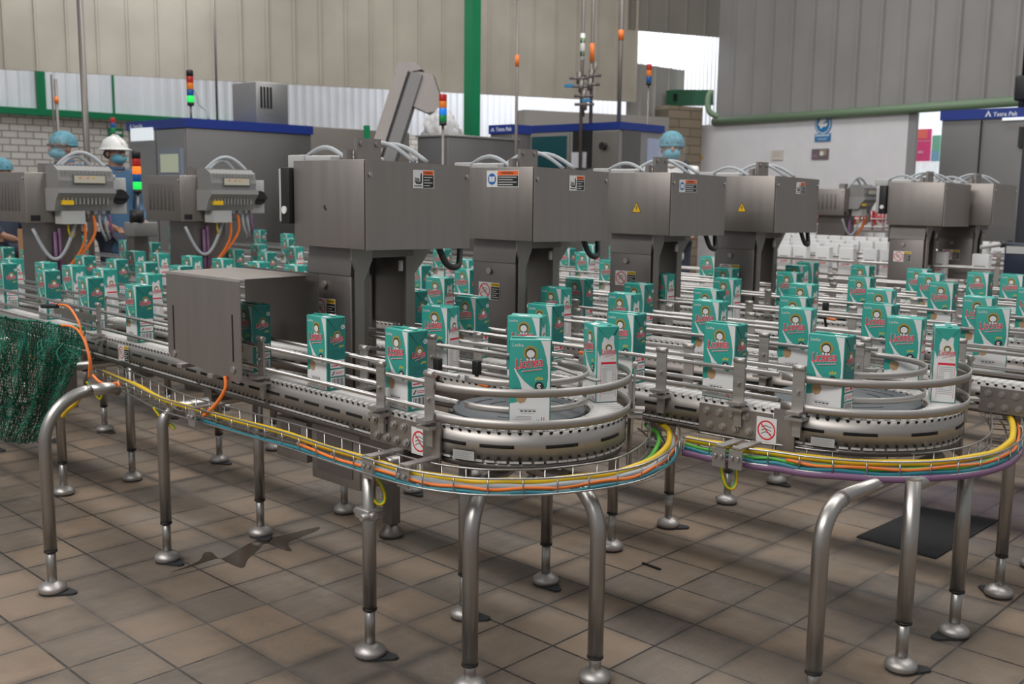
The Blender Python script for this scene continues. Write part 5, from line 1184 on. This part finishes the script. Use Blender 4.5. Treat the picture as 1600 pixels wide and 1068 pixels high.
# exit arrow sign on the brick wall
p_ = along(AR+Vector((.5, .6, 0)), DR, 1450); area('bay_fill', (p_.x, p_.y, 4.2), (1.2, .5), 60, (p_.x, p_.y+.8, 1.6), (.95, .98, 1))  # unseen fill lamp added in the bay to brighten the posters
nB = Vector((DB.y, -DB.x, 0)); P_ = along(AB, DB, 180)+nB*.03
f = lambda x, y: CAM+ray(x, y)*(nB.dot(P_-CAM)/nB.dot(ray(x, y)))
a, b_ = f(169, 213), f(192, 201); dd = DB.normalized(); w_ = (Vector((b_.x-a.x, b_.y-a.y, 0))).length; mb = MB(); mb.obox((a+b_)/2, dd, nB, Zv, w_/2, .01, (b_.z-a.z)/2)
p = Print(mb, a+nB*.011, dd, Zv, w_, b_.z-a.z, .003, .003); p.poly([(.1, .5), (.35, .85), (.35, .65), (.9, .65), (.9, .35), (.35, .35), (.35, .15)], 1, 0)
setp(mb.build('arrow_sign', [GREEN, SWHITE]), 'green sign with white left arrow on the brick wall', 'sign')
# louvred lower panel, green beam and tan block pier in the opening
corrugated(atd(979, 140, 14.2), atd(1051, 140, 14.9), 2.05, CH+ray(1050, 108).z*14.9, .32, .03, .05, 'wall_corner_panel', mat('pale_grey_siding', (.40, .385, .36), .6))
a, b_ = atd(1050, 153, 14.6), atd(1106, 153, 15.2); beam(a, b_, .2, .22, 'trim_8', mat('dark_green_beam', (.02, .11, .05), .5))
one('roof_gutter', SLOT, lambda b: b.obox((a+b_)/2-fw_*.12, (b_-a).normalized(), fw_, Zv, (b_-a).length/2, .01, .05), 'dark slit along the green beam in the bright opening', 'gutter')
a, b_ = atd(1043, 200, 14.2), atd(1097, 200, 14.5); uvwall(a, b_, 0, CH+ray(1070, 166).z*14.3, 'wall_corner_pier', TAN, .3)
a, b_ = atd(820, 200, 13.0), atd(1045, 200, 14.0); uvwall(a, b_, 0, CH+ray(1000, 181).z*13.8, 'wall_corner_low', mat('grey_ducts', (.30, .28, .26), .6), .2)
one('cardboard_sheet', mat('cardboard', (.36, .20, .10), .7), lambda b: (lambda p, q: b.hexa([(p.x, p.y, 0), (q.x, q.y, 0), (q.x+.01, q.y+.02, 0), (p.x+.01, p.y+.02, 0), (p.x, p.y, p.z), (q.x, q.y, q.z), (q.x+.01, q.y+.02, q.z), (p.x+.01, p.y+.02, p.z)]))(atd(27, 357, 7.4), atd(57, 357, 7.4)), 'brown cardboard sheet standing behind cartons at the far left', 'cardboard')
# yellow strip of tape on the white wall
wall_panel('yellow_tape', 1072, 243, 1098, 249, SYEL, 'yellow tape strip behind the worker at right', 'tape')

# ================================================================== green net, puddle, drain
def net(b):
    # a hanging bundle of netting: cords of a slack diamond mesh over a folded curtain
    rr = random.Random(11); cols, rows = 54, 40; pl = []
    tl, tr_, bl, br_ = (-26, 492), (132, 512), (-26, 672), (58, 688)
    from mathutils import noise as nz
    def S(u, v):
        xt = tl[0]+(tr_[0]-tl[0])*u; yt = tl[1]+(tr_[1]-tl[1])*u; xb = bl[0]+(br_[0]-bl[0])*u; yb = bl[1]+(br_[1]-bl[1])*u - 12*math.sin(u*math.pi)*0
        right = max(0, v-.25)*0
        x = xt+(xb-xt)*v**1.6; y = yt+(yb-yt)*v
        yb_sag = 10*math.sin(math.pi*u)*v
        fold = .06*math.sin(u*24+2*v)+.03*math.sin(u*47-1*v)+.05*nz.noise(Vector((u*5, v*5, 2)))
        return atv(x, y+yb_sag, 1.60+fold*.9+.10*v)
    P = [[S(i/cols, j/rows)+Vector((rr.gauss(0, .0025), rr.gauss(0, .0025), rr.gauss(0, .0025))) for j in range(rows+1)] for i in range(cols+1)]
    for i in range(cols+1): b.tube(P[i], .0020, 4, caps=False)
    for j in range(rows+1): b.tube([P[i][j] for i in range(cols+1)], .0020, 4, caps=False)
    # a second, crumpled layer
    for k in range(70):
        u, v = rr.random(), rr.random()*.8; pts = [S(min(1, max(0, u+.02*t*rr.uniform(-1, 1))), min(1, v+.06*t))+Vector((rr.gauss(0, .01), -.02+rr.gauss(0, .012), rr.gauss(0, .008))) for t in range(5)]
        b.tube(smooth_path(pts, 3), .0022, 4, caps=False)
    b.tube([P[i][0] for i in range(cols+1)], .004, 6); b.tube([P[i][14] for i in range(cols+1)], .0028, 5)
o = one('netting', mat('net_green', (.0, .16, .10), .55), net, 'dark green netting bundled over the left end of front conveyor', 'net'); o['kind'] = 'thing'
pud = [(268, 893), (310, 876), (318, 864), (330, 862), (345, 872), (372, 858), (400, 844), (440, 836), (496, 823), (494, 829), (470, 838), (450, 848), (456, 860), (440, 857), (415, 848), (404, 858), (388, 872), (380, 886), (360, 880), (344, 872), (330, 874), (300, 884)]
def puddle(b):
    pts = smooth_path([atz(x, y, .0012) for x, y in pud+pud[:1]], 4)[:-1]; n = len(pts); b.v = pts+[p-Zv*.0011 for p in pts]; b.face(range(n)); 
    for i in range(n): b.face((i, n+i, n+(i+1) % n, (i+1) % n))
o = one('puddle', mat('wet_brown', (.05, .036, .025), .12, spec=.5), puddle, 'narrow brown puddle spreading along the tile joints', 'puddle')
def drain(b):
    c = [atz(x, y, .004) for x, y in ((1338, 838), (1462, 872), (1560, 812), (1440, 792))]
    b.hexa([p-Zv*.0035 for p in c]+c, 0)
    for k in range(34):
        t = (k+.5)/34; a = c[0].lerp(c[1], t); d_ = c[3].lerp(c[2], t); b.tube([a+Zv*.003, d_+Zv*.003], .0022, 4, m=1)
setp(one('rubber_mat', [mat('mat_black', (.030, .027, .031), .7), mat('mat_ridge', (.05, .047, .052), .6)], drain, 'dark ribbed rubber mat on the floor under the second conveyor', 'mat'))
one('floor_chip', BLACK, lambda b: (lambda p, q: b.obox((p+q)/2, (q-p).normalized(), Vector((0, 0, 1)).cross((q-p).normalized()), Zv, (q-p).length/2, .004, .003))(atz(1004, 879, .003), atz(1032, 889, .003)), 'small dark strip lying on the floor right of centre', 'debris')

# ================================================================== people
SKIN = mat('skin', (.36, .19, .12), .5); COATW = mat('white_coat', (.74, .74, .74), .7); COATB = mat('blue_work_coat', (.05, .12, .22), .7); TROU = mat('dark_trousers', (.04, .05, .08), .8); MASKM = mat('blue_mask', (.13, .36, .46), .7)
NET = mat('blue_hair_net', (.10, .27, .34), .7, vary=.25, vary_scale=40); HATW = mat('hard_hat_white', (.72, .72, .70), .35); STRAP = mat('dark_strap', (.02, .025, .05), .7); HAIR = mat('dark_hair', (.02, .015, .012), .6)
SHIELD = mat('clear_shield', (.85, .92, .95), .08, trans=.0, alpha=.045, spec=.8)
def skin_mesh(name, verts, edges, radii, m, parent=None, root=0):
    me = bpy.data.meshes.new(name); me.from_pydata([tuple(v) for v in verts], edges, []); o = bpy.data.objects.new(name, me); COL.objects.link(o)
    md = o.modifiers.new('skin', 'SKIN'); sv = me.skin_vertices[0] if me.skin_vertices else None
    if sv is None:
        bpy.context.view_layer.objects.active = o; sv = me.skin_vertices[0]
    for i, r in enumerate(radii): sv.data[i].radius = r if isinstance(r, tuple) else (r, r); sv.data[i].use_root = (i == root)
    md.use_smooth_shade = True; s2 = o.modifiers.new('smooth', 'SUBSURF'); s2.levels = 2; s2.render_levels = 2; me.materials.append(m)
    bpy.context.view_layer.update(); dg = bpy.context.evaluated_depsgraph_get(); nm = bpy.data.meshes.new_from_object(o.evaluated_get(dg)); nm.name = name
    for p in nm.polygons: p.use_smooth = True
    nm.materials.clear(); nm.materials.append(m); bpy.data.objects.remove(o)
    o = bpy.data.objects.new(name, nm); COL.objects.link(o)
    if parent is not None: o.parent = parent
    return o
def ellip(mb, c, r, m=0, seg=20, rings=12, z0=-1, z1=1):
    b = len(mb.v); c = Vector(c)
    for i in range(rings+1):
        z = z0+(z1-z0)*i/rings; z = math.sin(math.pi/2*z); q = math.sqrt(max(0, 1-z*z))
        for k in range(seg): a = 2*math.pi*k/seg; mb.v.append(c+Vector((r[0]*q*math.cos(a), r[1]*q*math.sin(a), r[2]*z)))
    for i in range(rings):
        for k in range(seg): mb.face((b+i*seg+k, b+i*seg+(k+1) % seg, b+(i+1)*seg+(k+1) % seg, b+(i+1)*seg+k), m, True)
def person(xp, d, height, face, label, coat, hat, shield=False, mask=True, straps=False, glasses=False):
    """figure facing local -y; face = heading of that direction"""
    p = atd(xp, 250, d); k = height/1.72
    # body: pelvis, spine, neck, head, arms with hands, legs with feet
    J = [((0, 0, .93), (.15, .11)), ((0, .01, 1.10), (.135, .10)), ((0, .015, 1.28), (.155, .115)), ((0, .01, 1.435), (.12, .09)), ((0, 0, 1.482), (.058, .058)), ((0, -.01, 1.515), (.056, .058)), ((0, -.022, 1.565), (.066, .080)), ((0, -.018, 1.625), (.074, .092)), ((0, -.008, 1.675), (.060, .075))]
    E = [(i, i+1) for i in range(8)]; V = [a for a, r in J]; Rr = [r for a, r in J]
    for s in (-1, 1):
        b = len(V); V += [(s*.165, .01, 1.425), (s*.215, .03, 1.13), (s*.19, -.14, .98), (s*.17, -.20, .96), (s*.155, -.255, .945)]; Rr += [.058, .044, .031, (.036, .020), (.026, .012)]; E += [(3, b), (b, b+1), (b+1, b+2), (b+2, b+3), (b+3, b+4)]
        b = len(V); V += [(s*.095, 0, .86), (s*.10, -.01, .48), (s*.10, .02, .10), (s*.105, -.09, .045), (s*.105, -.15, .035)]; Rr += [.088, .060, .042, (.040, .030), (.036, .024)]; E += [(0, b), (b, b+1), (b+1, b+2), (b+2, b+3), (b+3, b+4)]
    body = skin_mesh('person', V, E, Rr, SKIN); setp(body, label, 'person'); body.location = (p.x, p.y, 0); body.rotation_euler = (0, 0, face); body.scale = (k, k, k)
    def part(mb, name, m):
        me_o = mb.build(name, m); me_o.parent = body; return me_o
    mb = MB(); mb.tube([(0, -.112, 1.612), (0, -.128, 1.585), (0, -.120, 1.572)], .012, 8, rs=[.008, .014, .010]); part(mb, 'nose', SKIN)
    for s in (-1, 1):
        mb = MB(); ellip(mb, (s*.030, -.098, 1.622), (.013, .010, .008)); part(mb, 'eye', mat('eye_white', (.6, .58, .55), .4)); mb = MB(); ellip(mb, (s*.030, -.106, 1.622), (.006, .004, .006)); part(mb, 'pupil', HAIR)
        mb = MB(); mb.tube([(s*.014, -.108, 1.645), (s*.046, -.100, 1.645)], .005, 6); part(mb, 'eyebrow', HAIR)
        mb = MB(); ellip(mb, (s*.078, -.01, 1.60), (.010, .020, .030)); part(mb, 'ear', SKIN)
        b = MB(); 
        for q in range(4): x = s*(.150+.012*(q-1.5)); b.tube([(x, -.245, .95), (x, -.285-.008*(1.5-abs(q-1.5)), .935), (x, -.305-.008*(1.5-abs(q-1.5)), .915)], .008, 6)
        b.tube([(s*.145, -.20, .965), (s*.118, -.235, .955), (s*.115, -.26, .945)], .009, 6); part(b, 'fingers', SKIN)
    cv = [(0, 0, .70), (0, 0, .93), (0, .01, 1.10), (0, .015, 1.28), (0, .01, 1.435), (0, .005, 1.468)]; cr = [(.19, .145), (.17, .13), (.152, .117), (.172, .132), (.135, .105), (.080, .072)]; ce = [(i, i+1) for i in range(5)]
    for s in (-1, 1): b = len(cv); cv += [(s*.17, .01, 1.425), (s*.218, .03, 1.13), (s*.195, -.13, .99)]; cr += [.070, .056, .046]; ce += [(4, b), (b, b+1), (b+1, b+2)]
    skin_mesh('coat', cv, ce, cr, coat, body, 1)
    tv = [(0, 0, .92)]; trr = [(.155, .115)]; te = []
    for s in (-1, 1): b = len(tv); tv += [(s*.095, 0, .84), (s*.10, -.01, .48), (s*.10, .02, .12)]; trr += [.098, .072, .058]; te += [(0, b), (b, b+1), (b+1, b+2)]
    skin_mesh('trousers', tv, te, trr, TROU, body)
    if hat == 'net':
        mb = MB(); ellip(mb, (0, .004, 1.640), (.099, .120, .104), 0, 22, 8, -.12, 1); mb.tube([(0+.092*math.cos(a), .004+.111*math.sin(a), 1.624) for a in [2*math.pi*i/20 for i in range(20)]], .010, 6, True); part(mb, 'hair_net', NET)
    else:
        mb = MB(); ellip(mb, (0, .004, 1.650), (.108, .130, .110), 0, 22, 8, 0, 1)
        b = len(mb.v); n = 24
        for r0, z in ((1.0, 1.652), (1.22, 1.640), (1.22, 1.634)):
            for q in range(n): a = 2*math.pi*q/n; mb.v.append(Vector((.108*r0*math.cos(a), .004+.130*(r0+(.18 if r0 > 1 and math.sin(a) < 0 else 0)*abs(math.sin(a)))*math.sin(a), z)))
        for j in range(2):
            for q in range(n): mb.face((b+j*n+q, b+j*n+(q+1) % n, b+(j+1)*n+(q+1) % n, b+(j+1)*n+q), 0, True)
        mb.tube([(0, -.12, 1.68), (0, -.06, 1.752), (0, .02, 1.766), (0, .10, 1.72)], .010, 6); part(mb, 'hard_hat', HATW)
        mb = MB(); ellip(mb, (0, .035, 1.60), (.080, .085, .05)); part(mb, 'hair', HAIR)
    if mask:
        mb = MB(); ellip(mb, (0, -.055, 1.560), (.066, .078, .050), 0, 20, 10); part(mb, 'face_mask', MASKM)
        for s in (-1, 1): mb = MB(); mb.tube([(s*.060, -.09, 1.575), (s*.078, -.02, 1.60)], .003, 5); part(mb, 'mask_loop', MASKM)
    if glasses:
        mb = MB(); mb.tube([(.10*math.sin(a), -.01-.115*math.cos(a), 1.625) for a in [-1.4+2.8*i/14 for i in range(15)]], .010, 6); part(mb, 'goggles', mat('brown_goggles', (.12, .07, .05), .2))
    if shield:
        mb = MB(); pts = [Vector((.112*math.sin(a), .0-.145*math.cos(a), 1.485)) for a in [-1.25+2.5*i/16 for i in range(17)]]; mb.sheet(pts, .21, 0, .0015); part(mb, 'face_shield', SHIELD)
    if straps:
        for s in (-1, 1): mb = MB(); mb.tube(smooth_path([(s*.085, -.142, 1.22), (s*.100, -.140, 1.38), (s*.115, -.06, 1.500), (s*.11, .08, 1.46), (s*.07, .15, 1.28)]), .016, 6); part(mb, 'strap', STRAP)
    mb = MB(); mb.tube([(.07*math.cos(a), .0+.066*math.sin(a)-.0, 1.484+.012*math.sin(a)) for a in [2*math.pi*i/18 for i in range(18)]], .016, 6, True); part(mb, 'collar', coat)
    return body
def heading_to(xp, d, tx, ty): p = atd(xp, 250, d); return math.atan2(ty-p.y, tx-p.x)+math.pi/2
person(1049, 8.0, 1.705, heading_to(1049, 8, 0, 0)+.05, 'worker in white coat with dark straps, hair net, face shield and blue mask', COATW, 'net', True, True, True)
person(100, 8.2, 1.66, heading_to(100, 8.2, 0, 0)-.95, 'worker in blue hair net and goggles behind the left grey converter', COATB, 'net', True, True, False, True)
person(180, 8.6, 1.63, heading_to(180, 8.6, 0, 0)+.55, 'worker wearing a white hard hat and blue mask', COATB, 'hat')
person(1, 8.6, 1.46, heading_to(1, 8.6, 0, 0)+.9, 'worker with blue cap partly cut off at the left edge', TROU, 'net', False, False)
